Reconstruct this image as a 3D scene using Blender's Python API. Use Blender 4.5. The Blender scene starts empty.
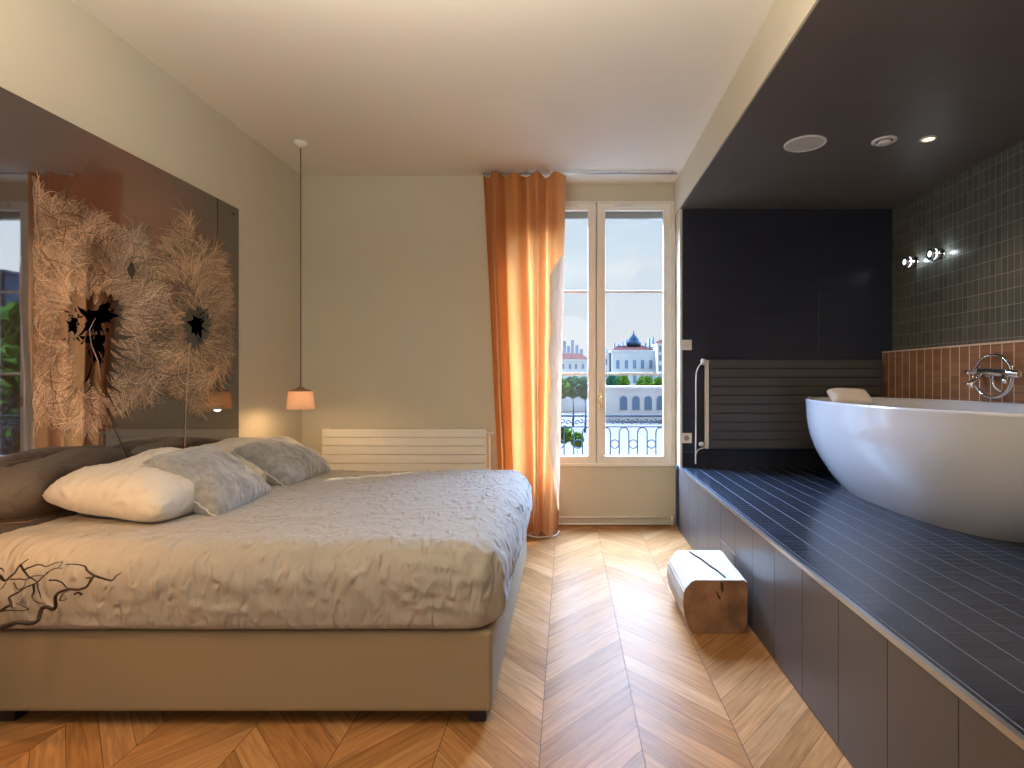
import bpy, bmesh, math, random
from mathutils import Vector, Matrix, noise
random.seed(7)
PI = math.pi
S = 0.0084          # metres per unit (one picture pixel at the plane of the back wall)
D = 4.70            # distance of the back wall
HC = 153 * S        # eye height
CX, CY = 567.0, 378.0
sc = bpy.context.scene
col = sc.collection

def P(X, d, z):     # units -> metres
    return Vector((X * S, d * D, HC + z * S))
def wallL(px, py):  # point of the left wall seen at a pixel (for laying out the print)
    d = 265.0 / (CX - px)
    return d * D, HC + (CY - py) * d * S

# ------------------------------------------------------------------ materials
def srgb(r, g, b):
    f = lambda c: (c / 255 / 12.92) if c / 255 <= .04045 else ((c / 255 + .055) / 1.055) ** 2.4
    return (f(r), f(g), f(b), 1)
class Mat:
    def __init__(self, name):
        self.m = bpy.data.materials.new(name); self.m.use_nodes = True
        self.nt = self.m.node_tree; self.n = self.nt.nodes; self.l = self.nt.links
        self.b = self.n['Principled BSDF']
    def node(self, t, **kw):
        n = self.n.new(t)
        for k, v in kw.items(): setattr(n, k, v)
        return n
    def set(self, **kw):
        for k, v in kw.items(): self.b.inputs[k.replace('_', ' ')].default_value = v
        return self
def basic(name, color, rough=.5, metal=0, ior=1.5, noise_amt=.06, noise_scale=8, bump=0, bump_scale=60, coat=0, stretch=None, dist=.002, **kw):
    M = Mat(name); b = M.b
    b.inputs['Roughness'].default_value = rough; b.inputs['Metallic'].default_value = metal
    b.inputs['IOR'].default_value = ior
    if coat: b.inputs['Coat Weight'].default_value = coat; b.inputs['Coat Roughness'].default_value = .05
    tc = M.node('ShaderNodeTexCoord'); mp = M.node('ShaderNodeMapping')
    M.l.new(tc.outputs['Object'], mp.inputs['Vector'])
    if stretch: mp.inputs['Scale'].default_value = stretch
    nz = M.node('ShaderNodeTexNoise'); nz.inputs['Scale'].default_value = noise_scale; nz.inputs['Detail'].default_value = 5
    M.l.new(mp.outputs[0], nz.inputs['Vector'])
    rp = M.node('ShaderNodeValToRGB')
    c = color
    rp.color_ramp.elements[0].position = .3; rp.color_ramp.elements[1].position = .7
    rp.color_ramp.elements[0].color = tuple(max(0, x * (1 - noise_amt)) for x in c[:3]) + (1,)
    rp.color_ramp.elements[1].color = tuple(min(1, x * (1 + noise_amt)) for x in c[:3]) + (1,)
    M.l.new(nz.outputs['Fac'], rp.inputs[0]); M.l.new(rp.outputs[0], b.inputs['Base Color'])
    if bump:
        n2 = M.node('ShaderNodeTexNoise'); n2.inputs['Scale'].default_value = bump_scale; n2.inputs['Detail'].default_value = 6
        M.l.new(mp.outputs[0], n2.inputs['Vector'])
        bp = M.node('ShaderNodeBump'); bp.inputs['Strength'].default_value = bump; bp.inputs['Distance'].default_value = dist
        M.l.new(n2.outputs['Fac'], bp.inputs['Height']); M.l.new(bp.outputs[0], b.inputs['Normal'])
    for k, v in kw.items(): b.inputs[k.replace('_', ' ')].default_value = v
    return M.m
def tile_mat(name, tile, grout, grout2, ax, w, h, off=(0, 0), gw=.003, rough=.25, vary=.12, bump=.4, ior=1.5):
    """stack-bond tiles; ax = the two object axes (0,1,2) across the tile; grout lines of width gw"""
    M = Mat(name); b = M.b; b.inputs['Roughness'].default_value = rough; b.inputs['IOR'].default_value = ior
    tc = M.node('ShaderNodeTexCoord'); sp = M.node('ShaderNodeSeparateXYZ'); M.l.new(tc.outputs['Object'], sp.inputs[0])
    masks = []; cells = []
    for k, (a, size, o, g) in enumerate(((ax[0], w, off[0], gw), (ax[1], h, off[1], gw))):
        ad = M.node('ShaderNodeMath', operation='ADD'); ad.inputs[1].default_value = 100 * size - o
        M.l.new(sp.outputs[a], ad.inputs[0])
        dv = M.node('ShaderNodeMath', operation='DIVIDE'); dv.inputs[1].default_value = size; M.l.new(ad.outputs[0], dv.inputs[0])
        fr = M.node('ShaderNodeMath', operation='FRACT'); M.l.new(dv.outputs[0], fr.inputs[0])
        fl = M.node('ShaderNodeMath', operation='FLOOR'); M.l.new(dv.outputs[0], fl.inputs[0]); cells.append(fl)
        s1 = M.node('ShaderNodeMath', operation='SUBTRACT'); s1.inputs[1].default_value = .5; M.l.new(fr.outputs[0], s1.inputs[0])
        ab = M.node('ShaderNodeMath', operation='ABSOLUTE'); M.l.new(s1.outputs[0], ab.inputs[0])
        gt = M.node('ShaderNodeMath', operation='GREATER_THAN'); gt.inputs[1].default_value = .5 - g / size / 2
        M.l.new(ab.outputs[0], gt.inputs[0]); masks.append(gt)
    cb = M.node('ShaderNodeCombineXYZ'); M.l.new(cells[0].outputs[0], cb.inputs[0]); M.l.new(cells[1].outputs[0], cb.inputs[1])
    wn = M.node('ShaderNodeTexWhiteNoise'); wn.noise_dimensions = '3D'; M.l.new(cb.outputs[0], wn.inputs['Vector'])
    rp = M.node('ShaderNodeValToRGB')
    rp.color_ramp.elements[0].color = tuple(x * (1 - vary) for x in tile[:3]) + (1,)
    rp.color_ramp.elements[1].color = tuple(x * (1 + vary) for x in tile[:3]) + (1,)
    M.l.new(wn.outputs['Value'], rp.inputs[0])
    m1 = M.node('ShaderNodeMix', data_type='RGBA'); M.l.new(masks[1].outputs[0], m1.inputs[0])
    M.l.new(rp.outputs[0], m1.inputs[6]); m1.inputs[7].default_value = grout2
    m2 = M.node('ShaderNodeMix', data_type='RGBA'); M.l.new(masks[0].outputs[0], m2.inputs[0])
    M.l.new(m1.outputs[2], m2.inputs[6]); m2.inputs[7].default_value = grout
    M.l.new(m2.outputs[2], b.inputs['Base Color'])
    mx = M.node('ShaderNodeMath', operation='MAXIMUM'); M.l.new(masks[0].outputs[0], mx.inputs[0]); M.l.new(masks[1].outputs[0], mx.inputs[1])
    rg = M.node('ShaderNodeMapRange'); M.l.new(mx.outputs[0], rg.inputs[0]); rg.inputs[3].default_value = rough; rg.inputs[4].default_value = .8
    M.l.new(rg.outputs[0], b.inputs['Roughness'])
    return M.m
def attr_mat(name, rough, ior=1.5, coat=0, grain=None, spec=None):
    M = Mat(name); a = M.node('ShaderNodeVertexColor'); a.layer_name = 'Col'
    M.b.inputs['Roughness'].default_value = rough; M.b.inputs['IOR'].default_value = ior
    if spec is not None: M.b.inputs['Specular IOR Level'].default_value = spec
    if grain is not None:
        tc = M.node('ShaderNodeTexCoord'); mp = M.node('ShaderNodeMapping'); mp.vector_type = 'TEXTURE'
        mp.inputs['Rotation'].default_value = (0, 0, grain); mp.inputs['Scale'].default_value = (.07, 1, 1)
        M.l.new(tc.outputs['Object'], mp.inputs['Vector'])
        nz = M.node('ShaderNodeTexNoise'); nz.inputs['Scale'].default_value = 5; nz.inputs['Detail'].default_value = 8; nz.inputs['Distortion'].default_value = .6
        M.l.new(mp.outputs[0], nz.inputs['Vector'])
        rp = M.node('ShaderNodeMapRange'); rp.inputs[1].default_value = .3; rp.inputs[2].default_value = .7; rp.inputs[3].default_value = .72; rp.inputs[4].default_value = 1.18
        M.l.new(nz.outputs['Fac'], rp.inputs[0])
        vm = M.node('ShaderNodeVectorMath', operation='SCALE'); M.l.new(a.outputs['Color'], vm.inputs[0]); M.l.new(rp.outputs[0], vm.inputs['Scale'])
        M.l.new(vm.outputs[0], M.b.inputs['Base Color'])
        r2 = M.node('ShaderNodeMapRange'); r2.inputs[3].default_value = rough - .05; r2.inputs[4].default_value = rough + .12
        M.l.new(nz.outputs['Fac'], r2.inputs[0]); M.l.new(r2.outputs[0], M.b.inputs['Roughness'])
        n3 = M.node('ShaderNodeTexNoise'); n3.inputs['Scale'].default_value = 9; M.l.new(tc.outputs['Object'], n3.inputs['Vector'])
        bp = M.node('ShaderNodeBump'); bp.inputs['Strength'].default_value = .25; bp.inputs['Distance'].default_value = .004
        M.l.new(n3.outputs['Fac'], bp.inputs['Height']); M.l.new(bp.outputs[0], M.b.inputs['Normal'])
    else:
        M.l.new(a.outputs['Color'], M.b.inputs['Base Color'])
    if grain is not None:
        gl = M.node('ShaderNodeBsdfGlossy'); gl.inputs['Color'].default_value = (1, .97, .93, 1); M.l.new(r2.outputs[0], gl.inputs['Roughness']); r2.inputs[3].default_value = .26; r2.inputs[4].default_value = .42; M.l.new(bp.outputs[0], gl.inputs['Normal'])
        lw = M.node('ShaderNodeLayerWeight'); lw.inputs[0].default_value = .5
        pw = M.node('ShaderNodeMath', operation='POWER'); M.l.new(lw.outputs['Facing'], pw.inputs[0]); pw.inputs[1].default_value = 4
        ma = M.node('ShaderNodeMath', operation='MULTIPLY_ADD'); M.l.new(pw.outputs[0], ma.inputs[0]); ma.inputs[1].default_value = .05; ma.inputs[2].default_value = .010
        mx = M.node('ShaderNodeMixShader'); M.l.new(ma.outputs[0], mx.inputs[0]); M.l.new(M.b.outputs[0], mx.inputs[1]); M.l.new(gl.outputs[0], mx.inputs[2])
        M.l.new(mx.outputs[0], M.n['Material Output'].inputs['Surface'])
    if coat: M.b.inputs['Coat Weight'].default_value = coat
    return M.m
def emit(name, color, strength):
    M = Mat(name); M.b.inputs['Base Color'].default_value = color
    M.b.inputs['Emission Color'].default_value = color; M.b.inputs['Emission Strength'].default_value = strength
    return M.m
def cloth(name, color, scale=(1, 1, 1), wr=.5, sheen=.3, fine=500, wscale=14, dist=.01, trans=0, noise_amt=.05):
    M = Mat(name); b = M.b
    b.inputs['Roughness'].default_value = .85; b.inputs['Sheen Weight'].default_value = sheen; b.inputs['Specular IOR Level'].default_value = .2
    tc = M.node('ShaderNodeTexCoord'); mp = M.node('ShaderNodeMapping'); mp.inputs['Scale'].default_value = scale
    M.l.new(tc.outputs['Object'], mp.inputs['Vector'])
    n1 = M.node('ShaderNodeTexNoise'); n1.inputs['Scale'].default_value = wscale; n1.inputs['Detail'].default_value = 7; n1.inputs['Distortion'].default_value = .5
    n1.noise_type = 'RIDGED_MULTIFRACTAL'; n1.inputs['Roughness'].default_value = .55
    M.l.new(mp.outputs[0], n1.inputs['Vector'])
    n2 = M.node('ShaderNodeTexNoise'); n2.inputs['Scale'].default_value = fine; M.l.new(tc.outputs['Object'], n2.inputs['Vector'])
    b1 = M.node('ShaderNodeBump'); b1.inputs['Strength'].default_value = wr; b1.inputs['Distance'].default_value = dist
    M.l.new(n1.outputs['Fac'], b1.inputs['Height'])
    b2 = M.node('ShaderNodeBump'); b2.inputs['Strength'].default_value = .2; b2.inputs['Distance'].default_value = .001
    M.l.new(n2.outputs['Fac'], b2.inputs['Height']); M.l.new(b1.outputs[0], b2.inputs['Normal']); M.l.new(b2.outputs[0], b.inputs['Normal'])
    rp = M.node('ShaderNodeValToRGB'); rp.color_ramp.elements[0].color = tuple(x * (1 - noise_amt) for x in color[:3]) + (1,); rp.color_ramp.elements[1].color = tuple(x * (1 + noise_amt) for x in color[:3]) + (1,)
    n4 = M.node('ShaderNodeTexNoise'); n4.inputs['Scale'].default_value = 22; n4.inputs['Detail'].default_value = 6; n4.inputs['Distortion'].default_value = 1; M.l.new(tc.outputs['Object'], n4.inputs['Vector'])
    M.l.new((n4 if noise_amt > .08 else n2).outputs['Fac'], rp.inputs[0]); rp.color_ramp.elements[0].position = .35; rp.color_ramp.elements[1].position = .65; M.l.new(rp.outputs[0], b.inputs['Base Color'])
    if trans:
        tr = M.node('ShaderNodeBsdfTranslucent'); tr.inputs['Color'].default_value = color
        mx = M.node('ShaderNodeMixShader'); mx.inputs[0].default_value = trans
        M.l.new(b.outputs[0], mx.inputs[1]); M.l.new(tr.outputs[0], mx.inputs[2])
        M.l.new(mx.outputs[0], M.n['Material Output'].inputs['Surface'])
    return M.m
def glass_mat():
    M = Mat('window_glass'); M.n.remove(M.b)
    t = M.node('ShaderNodeBsdfTransparent'); t.inputs[0].default_value = (.97, .985, .99, 1)
    g = M.node('ShaderNodeBsdfGlossy'); g.inputs['Roughness'].default_value = .01
    lw = M.node('ShaderNodeLayerWeight'); lw.inputs[0].default_value = .5
    pw = M.node('ShaderNodeMath', operation='POWER'); M.l.new(lw.outputs['Facing'], pw.inputs[0]); pw.inputs[1].default_value = 5
    f = M.node('ShaderNodeMath', operation='MULTIPLY_ADD'); M.l.new(pw.outputs[0], f.inputs[0]); f.inputs[1].default_value = .7; f.inputs[2].default_value = .03
    mx = M.node('ShaderNodeMixShader'); M.l.new(f.outputs[0], mx.inputs[0]); M.l.new(t.outputs[0], mx.inputs[1]); M.l.new(g.outputs[0], mx.inputs[2])
    M.l.new(mx.outputs[0], M.n['Material Output'].inputs['Surface'])
    return M.m

M_wall = basic('greige_wall_paint', (.63, .585, .465, 1), .7, noise_amt=.02, noise_scale=2, bump=.1, bump_scale=150)
M_ceil = basic('cream_ceiling_paint', (.88, .84, .74, 1), .75, noise_amt=.015, noise_scale=1)
M_white = basic('cream_gloss_paint', (.90, .87, .79, 1), .35, noise_amt=.02)
M_dark = basic('dark_taupe_paint', (.07, .06, .057, 1), .42, noise_amt=.08, noise_scale=3, bump=.05)
M_soffit = basic('dark_brown_soffit_paint', (.125, .108, .095, 1), .42, noise_amt=.08, noise_scale=2, bump=.12, bump_scale=7, stretch=(.4, 2, 1), dist=.01)
M_navy = basic('blue_black_wall_paint', (.024, .028, .046, 1), .3, noise_amt=.15, noise_scale=3, bump=.12, bump_scale=6, stretch=(.5, 1, 3), dist=.01)
M_panel = basic('taupe_lacquered_panel', (.085, .073, .067, 1), .33, noise_amt=.05, noise_scale=4)
M_blackrad = basic('charcoal_radiator_enamel', (.075, .069, .065, 1), .4, noise_amt=.05)
M_slot = basic('dark_gap', (.01, .01, .01, 1), .9)
M_alu = basic('brushed_aluminium', (.6, .63, .68, 1), .3, metal=1, noise_amt=.05)
M_chrome = basic('polished_chrome', (.8, .8, .82, 1), .08, metal=1, noise_amt=.02)
M_ptile = tile_mat('black_platform_tiles', (.016, .019, .028), srgb(108, 112, 125), (.006, .006, .008, 1), (0, 1), .1134, .0513, (S * 129, 0), .0026, .22, .3)
M_stile = tile_mat('black_skirting_tiles', (.012, .012, .015), (.03, .03, .035, 1), (.03, .03, .035, 1), (0, 2), .051, .135, (0, .546), .003, .3, .3)
M_wtile = tile_mat('grey_green_wall_tiles', (.10, .104, .092), (.42, .42, .38, 1), (.42, .42, .38, 1), (1, 2), .0495, .101, (0, .02), .0022, .3, .18)
M_btile = tile_mat('copper_brown_tiles', (.33, .165, .09), (.9, .72, .58, 1), (.2, .11, .07, 1), (1, 2), .092, .048, (0, .0), .0055, .22, .14)
M_cream = basic('cream_edge_trim', (.75, .6, .48, 1), .4)
M_tub = basic('white_gloss_acrylic', (.62, .62, .65, 1), .09, noise_amt=.005, coat=.5)
M_tubp = basic('cream_vinyl_headrest', (.8, .7, .58, 1), .5, bump=.1)
M_base = basic('beige_upholstery', (.30, .228, .138, 1), .75, noise_amt=.03, noise_scale=300, bump=.25, bump_scale=400)
M_leg = basic('black_bed_leg', (.015, .015, .02, 1), .4)
M_duvet = cloth('stonewashed_linen', (.385, .345, .295, 1), (1.5, .7, .7), 1.0, .2, wscale=20, dist=.02)
M_pillow = cloth('cream_cotton', (.62, .57, .50, 1), wr=.9, wscale=12, dist=.02)
M_grey = cloth('crushed_grey_velvet', (.30, .29, .28, 1), wr=.9, sheen=.8, wscale=14, noise_amt=.2, dist=.012)
M_piping = cloth('grey_piping', (.6, .58, .55, 1), wr=.1)
M_curt = cloth('ochre_curtain_cotton', (.62, .255, .075, 1), (3, 3, .4), .5, .2, wscale=6, trans=.35)
M_lining = cloth('pale_curtain_lining', (.95, .84, .64, 1), (2, 2, 1), .9, .1, wscale=8, dist=.03, trans=.3)
M_log = basic('pale_split_oak', (.52, .42, .33, 1), .6, noise_amt=.25, noise_scale=6, bump=.5, bump_scale=12, stretch=(5, .6, 5), dist=.01)
M_logend = basic('sawn_end_grain', (.24, .12, .06, 1), .7, noise_amt=.45, noise_scale=9, bump=.4, bump_scale=20, dist=.006)
M_crack = basic('dark_wood_crack', (.06, .035, .02, 1), .9)
M_twig = basic('dark_bark', (.03, .016, .01, 1), .7, noise_amt=.3, noise_scale=30, bump=.4, bump_scale=80)
M_vase = basic('matt_black_ceramic', (.03, .03, .03, 1), .5)
M_gap = basic('parquet_gap', (.06, .03, .015, 1), .8)
M_glass = glass_mat()
M_brass = basic('brass', (.8, .6, .3, 1), .25, metal=1)
M_cable = basic('white_plastic', (.8, .78, .74, 1), .4)
M_plate = basic('ivory_switch_plate', (.86, .84, .79, 1), .35)
M_cord = basic('brown_textile_cord', (.12, .08, .045, 1), .8)
M_shade = cloth('peach_paper_shade', (.93, .76, .60, 1), wr=.05, trans=.35)
M_shadetop = basic('walnut_cap', (.3, .17, .09, 1), .5)

# ------------------------------------------------------------------ object helpers
def finish(name, bm, mat, parent=None, smooth=False, loc=None):
    me = bpy.data.meshes.new(name); bm.normal_update(); bm.to_mesh(me); bm.free()
    for m in (mat if isinstance(mat, (list, tuple)) else [mat]): me.materials.append(m)
    if smooth:
        for p in me.polygons: p.use_smooth = True
    o = bpy.data.objects.new(name, me); col.objects.link(o)
    if parent is not None:
        o.parent = parent
        if parent.type == 'EMPTY' or True:
            o.matrix_parent_inverse = parent_world(parent).inverted()
    return o
def parent_world(o):
    m = o.matrix_basis.copy()
    if o.parent: m = parent_world(o.parent) @ o.matrix_parent_inverse @ m
    return m
def empty(name, loc=(0, 0, 0)):
    o = bpy.data.objects.new(name, None); o.empty_display_size = .1; o.location = loc; col.objects.link(o); return o
def tag(o, label=None, cat=None, group=None, kind=None):
    if label: o['label'] = label
    if cat: o['category'] = cat
    if group: o['group'] = group
    if kind: o['kind'] = kind
    return o
def box(bm, a, b, bev=0, seg=2, mi=0):
    a = Vector(a); b = Vector(b)
    lo = Vector((min(a.x, b.x), min(a.y, b.y), min(a.z, b.z))); hi = Vector((max(a.x, b.x), max(a.y, b.y), max(a.z, b.z)))
    r = bmesh.ops.create_cube(bm, size=1)
    vs = r['verts']
    for v in vs: v.co = Vector(((lo.x + hi.x) / 2 + v.co.x * (hi.x - lo.x), (lo.y + hi.y) / 2 + v.co.y * (hi.y - lo.y), (lo.z + hi.z) / 2 + v.co.z * (hi.z - lo.z)))
    fs = {f for v in vs for f in v.link_faces}
    for f in fs: f.material_index = mi
    if bev:
        es = list({e for v in vs for e in v.link_edges})
        bmesh.ops.bevel(bm, geom=es, offset=bev, segments=seg, affect='EDGES', profile=.5)
def boxo(name, a, b, mat, parent=None, bev=0, seg=2):
    bm = bmesh.new(); box(bm, a, b, bev, seg)
    return finish(name, bm, mat, parent)
def tube(bm, pts, r, n=8, closed=False, cap=True):
    pts = [Vector(p) for p in pts]; N = len(pts); rings = []
    rr = r if isinstance(r, (list, tuple)) else [r] * N
    up = None
    for i, p in enumerate(pts):
        if closed: t = pts[(i + 1) % N] - pts[i - 1]
        else: t = pts[min(i + 1, N - 1)] - pts[max(i - 1, 0)]
        t.normalize()
        if up is None:
            up = t.orthogonal().normalized()
        else:
            up = (up - t * up.dot(t)); up = up.normalized() if up.length > 1e-6 else t.orthogonal().normalized()
        s = t.cross(up)
        rings.append([bm.verts.new(p + (up * math.cos(2 * PI * k / n) + s * math.sin(2 * PI * k / n)) * rr[i]) for k in range(n)])
    for i in range(N if closed else N - 1):
        A, B = rings[i], rings[(i + 1) % N]
        for k in range(n): 
            f = bm.faces.new((A[k], A[(k + 1) % n], B[(k + 1) % n], B[k])); f.smooth = True
    if cap and not closed:
        bm.faces.new(rings[0][::-1]); bm.faces.new(rings[-1])
def lathe(bm, prof, c, n=32, axis='Z'):
    c = Vector(c); rings = []
    def pt(r, h, a):
        x, y = r * math.cos(a), r * math.sin(a)
        return c + (Vector((x, y, h)) if axis == 'Z' else Vector((h, x, y)) if axis == 'X' else Vector((x, h, y)))
    for r, h in prof:
        rings.append([bm.verts.new(pt(max(r, 1e-5), h, 2 * PI * k / n)) for k in range(n)])
    for A, B in zip(rings, rings[1:]):
        for k in range(n):
            f = bm.faces.new((A[k], A[(k + 1) % n], B[(k + 1) % n], B[k])); f.smooth = True
def cr(pts, n=6):   # catmull-rom
    pts = [Vector(p) for p in pts]; out = []
    for i in range(len(pts) - 1):
        p0 = pts[max(i - 1, 0)]; p1 = pts[i]; p2 = pts[i + 1]; p3 = pts[min(i + 2, len(pts) - 1)]
        for k in range(n):
            t = k / n
            out.append(.5 * ((2 * p1) + (p2 - p0) * t + (2 * p0 - 5 * p1 + 4 * p2 - p3) * t * t + (-p0 + 3 * p1 - 3 * p2 + p3) * t ** 3))
    out.append(pts[-1]); return out
def struct(o, label=None): return tag(o, label=label, kind='structure')

XL, XP, XR = -265 * S, 113 * S, 325 * S
YB, YW, YO, YR = D, 1.041 * D, 1.125 * D, -3.0
ZC, ZS, ZP = HC + 202 * S, HC + 169 * S, 64 * S
T = .2
# ------------------------------------------------------------------ room shell
# floor: chevron planks
bm = bmesh.new(); cl = bm.loops.layers.float_color.new('Col')
W = 42 * S; DROP = 46 * S; PITCH = .137
f0 = [bm.verts.new(v) for v in ((XL - .1, YR, -.004), (XP, YR, -.004), (XP, YW, -.004), (XL - .1, YW, -.004))]
ff = bm.faces.new(f0); ff.material_index = 2
for l in ff.loops: l[cl] = (.05, .03, .02, 1)
tones = [(.50, .29, .135), (.44, .24, .10), (.56, .34, .17), (.47, .27, .125), (.60, .39, .21), (.40, .215, .09), (.52, .31, .15)]
for k in range(-7, 3):
    x0 = (-11 + 42 * k) * S; x1 = x0 + W
    if x0 >= XP or x1 <= XL: continue
    up = (k % 2 == 0)   # x increasing -> y increasing
    cx0, cx1 = max(x0, XL), min(x1, XP)
    def yo(x): t = (x - x0) / W; return (DROP * t) if up else (DROP * (1 - t))
    n = int((YW - YR + DROP) / PITCH) + 2
    for j in range(n):
        y = YR - DROP + j * PITCH
        g = .0014
        q = [(cx0 + g, y + yo(cx0) + g), (cx1 - g, y + yo(cx1) + g), (cx1 - g, y + PITCH + yo(cx1) - g), (cx0 + g, y + PITCH + yo(cx0) - g)]
        q = [(a, min(b, YW)) for a, b in q]
        if max(b for a, b in q) - min(b for a, b in q) < .003: continue
        if abs(q[0][1] - q[3][1]) < 1e-5 and abs(q[1][1] - q[2][1]) < 1e-5: continue
        vs = [bm.verts.new((a, b, 0)) for a, b in q]
        try: f = bm.faces.new(vs)
        except ValueError: continue
        f.material_index = 0 if up else 1
        c = random.choice(tones); s_ = random.uniform(.88, 1.10); c = tuple(.5 * a + .5 * b for a, b in zip(c, tones[0]))
        for l in f.loops: l[cl] = (c[0] * s_ * .76, c[1] * s_ * .63, c[2] * s_ * .50, 1)
ang = math.atan2(DROP, W)
ang_a, ang_b = ang - PI / 2, PI / 2 - ang
struct(finish('floor', bm, [attr_mat('oak_parquet_a', .44, 1.5, spec=0, grain=ang_a), attr_mat('oak_parquet_b', .44, 1.5, spec=0, grain=ang_b), M_gap]), 'chevron oak parquet floor')
bm = bmesh.new(); box(bm, (XL - T, YR - T, -.25), (XR + T, YW + .55, -.006)); struct(finish('floor_slab', bm, M_gap))
struct(boxo('ceiling', (XL - T, YR - T, ZC), (XR + T, YW + .02, ZC + .2), M_ceil), 'cream ceiling')
struct(boxo('ceiling_bath', (XP, YR, ZS), (XR, YB, ZC), M_soffit), 'dark lowered ceiling over the bath platform')
struct(boxo('wall_beam', (XP - .012, YR, ZS), (XP, YW, ZC), M_wall), 'beige upright face of the lowered ceiling')
struct(boxo('wall_left', (XL - T, YR - T, 0), (XL, YB, ZC), M_wall), 'greige left wall behind the bed')
XJ = -56 * S
struct(boxo('wall_back', (XL - T, YB, 0), (XJ, YO, ZC), M_wall), 'greige back wall above the white radiator')
# wall around the window
WX0, WX1 = -51 * S, 112.3 * S
WZ0, WZ1 = HC - 90 * S, HC + 184 * S
bm = bmesh.new()
box(bm, (XJ, YW, 0), (XP, YW + .06, WZ0)); box(bm, (XJ, YW, WZ1), (XP, YW + .06, ZC)); box(bm, (XJ, YW, WZ0), (WX0, YW + .06, WZ1))
struct(finish('wall_window', bm, M_wall), 'greige wall around the window in the recess')
bm = bmesh.new()
box(bm, (XJ, YW + .06, -.2), (XP, YO, WZ0 - .03)); box(bm, (XJ, YW + .06, HC + 250 * S), (XP, YO, HC + 262 * S)); box(bm, (XJ, YW + .06, WZ0 - .03), (WX0 - .0, YO, HC + 250 * S)); box(bm, (XJ, YW + .0605, WZ1), (XP, YW + .10, HC + 262 * S))
struct(finish('wall_outside', bm, basic('outer_render', (.5, .48, .42, 1), .8)))
struct(boxo('wall_right_reveal', (XP, YB, ZP), (XP + .02, YO, ZC), M_wall), 'pale reveal between window and dark wall')
wb = struct(boxo('wall_bath', (XP + .02, YB, 0), (XR + T, YO, ZC), M_navy), 'blue-black wall behind the dark radiator')
hx0, hx1, hz0, hz1 = 251 * S, 317 * S, HC + 20 * S, HC + 86 * S
bm = bmesh.new(); box(bm, (hx0, YB - .006, hz0), (hx1, YB, hz1), .002); finish('hatch', bm, M_navy, wb)
struct(boxo('wall_right', (XR, YR - T, 0), (XR + T, YB, ZC), M_wtile), 'grey-green tiled right wall')
struct(boxo('wall_rear', (XL - T, YR - T, 0), (XR + T, YR, ZC), M_wall))
# brown tiled ledge
lg = empty('wall_ledge', (XR, 2, .6)); struct(lg, 'copper-brown tiled ledge along the bath')
XLg = 315 * S
boxo('tiled_face', (XLg, YR, ZP), (XR, YB, HC + 25 * S), M_btile, lg)
boxo('edge_trim', (XLg - .004, YR, HC + 25 * S), (XR, YB - .001, HC + 25 * S + .012), M_cream, lg)
# platform
pf = empty('floor_platform', (XP, 2, 0)); struct(pf, 'raised bath platform with black tiles and taupe panelled front')
boxo('tiled_top', (XP, YR, ZP - .04), (XR, YB, ZP), M_ptile, pf)
boxo('edge_strip', (XP - .012, YR, ZP - .016), (XP + .004, YB - .001, ZP + .002), M_alu, pf)
boxo('carcass', (XP + .02, YR, 0), (XR, YB, ZP - .04), M_slot, pf)
ds = [1.0] + [.286 + .0633 * k for k in range(11, -9, -1)]
for a, b in zip(ds, ds[1:]):
    if b * D < YR: continue
    y1, y0 = a * D - .0015, b * D + .0015
    if abs(a - .7291) < .01:
        boxo('front_panel', (XP - .009, y0, .30), (XP + .02, y1, ZP - .017), M_panel, pf, .001)
        boxo('hatch_panel', (XP - .009, y0, .006), (XP + .02, y1, .297), M_panel, pf, .001)
    else:
        boxo('front_panel', (XP - .009, y0, .006), (XP + .02, y1, ZP - .017), M_panel, pf, .001)
# skirtings
struct(boxo('baseboard_bath', (XP + .02, YB - .012, ZP), (XLg, YB, ZP + 15 * S), M_stile), 'black tiled skirting')
bb = empty('baseboard_window', (0, YW, 0)); struct(bb, 'cream baseboard under the window with two thin pipes')
boxo('board', (XJ, YW - .008, 0), (XP - .01, YW, .07), M_wall, bb)
for z in (.012, .072):
    bm = bmesh.new(); tube(bm, [(XJ, YW - .018, z), (XP - .03, YW - .018, z)], .008, 10); finish('pipe', bm, M_white, bb)
bm = bmesh.new(); tube(bm, [(XP - .035, YW - .025, 0), (XP - .035, YW - .025, .085)], .012, 10); finish('pipe_end', bm, M_white, bb)
struct(boxo('baseboard_back', (XL, YB - .014, 0), (XJ, YB, .09), M_white))
struct(boxo('baseboard_left', (XL, YR, 0), (XL + .014, YB - .014, .09), M_white))

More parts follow.
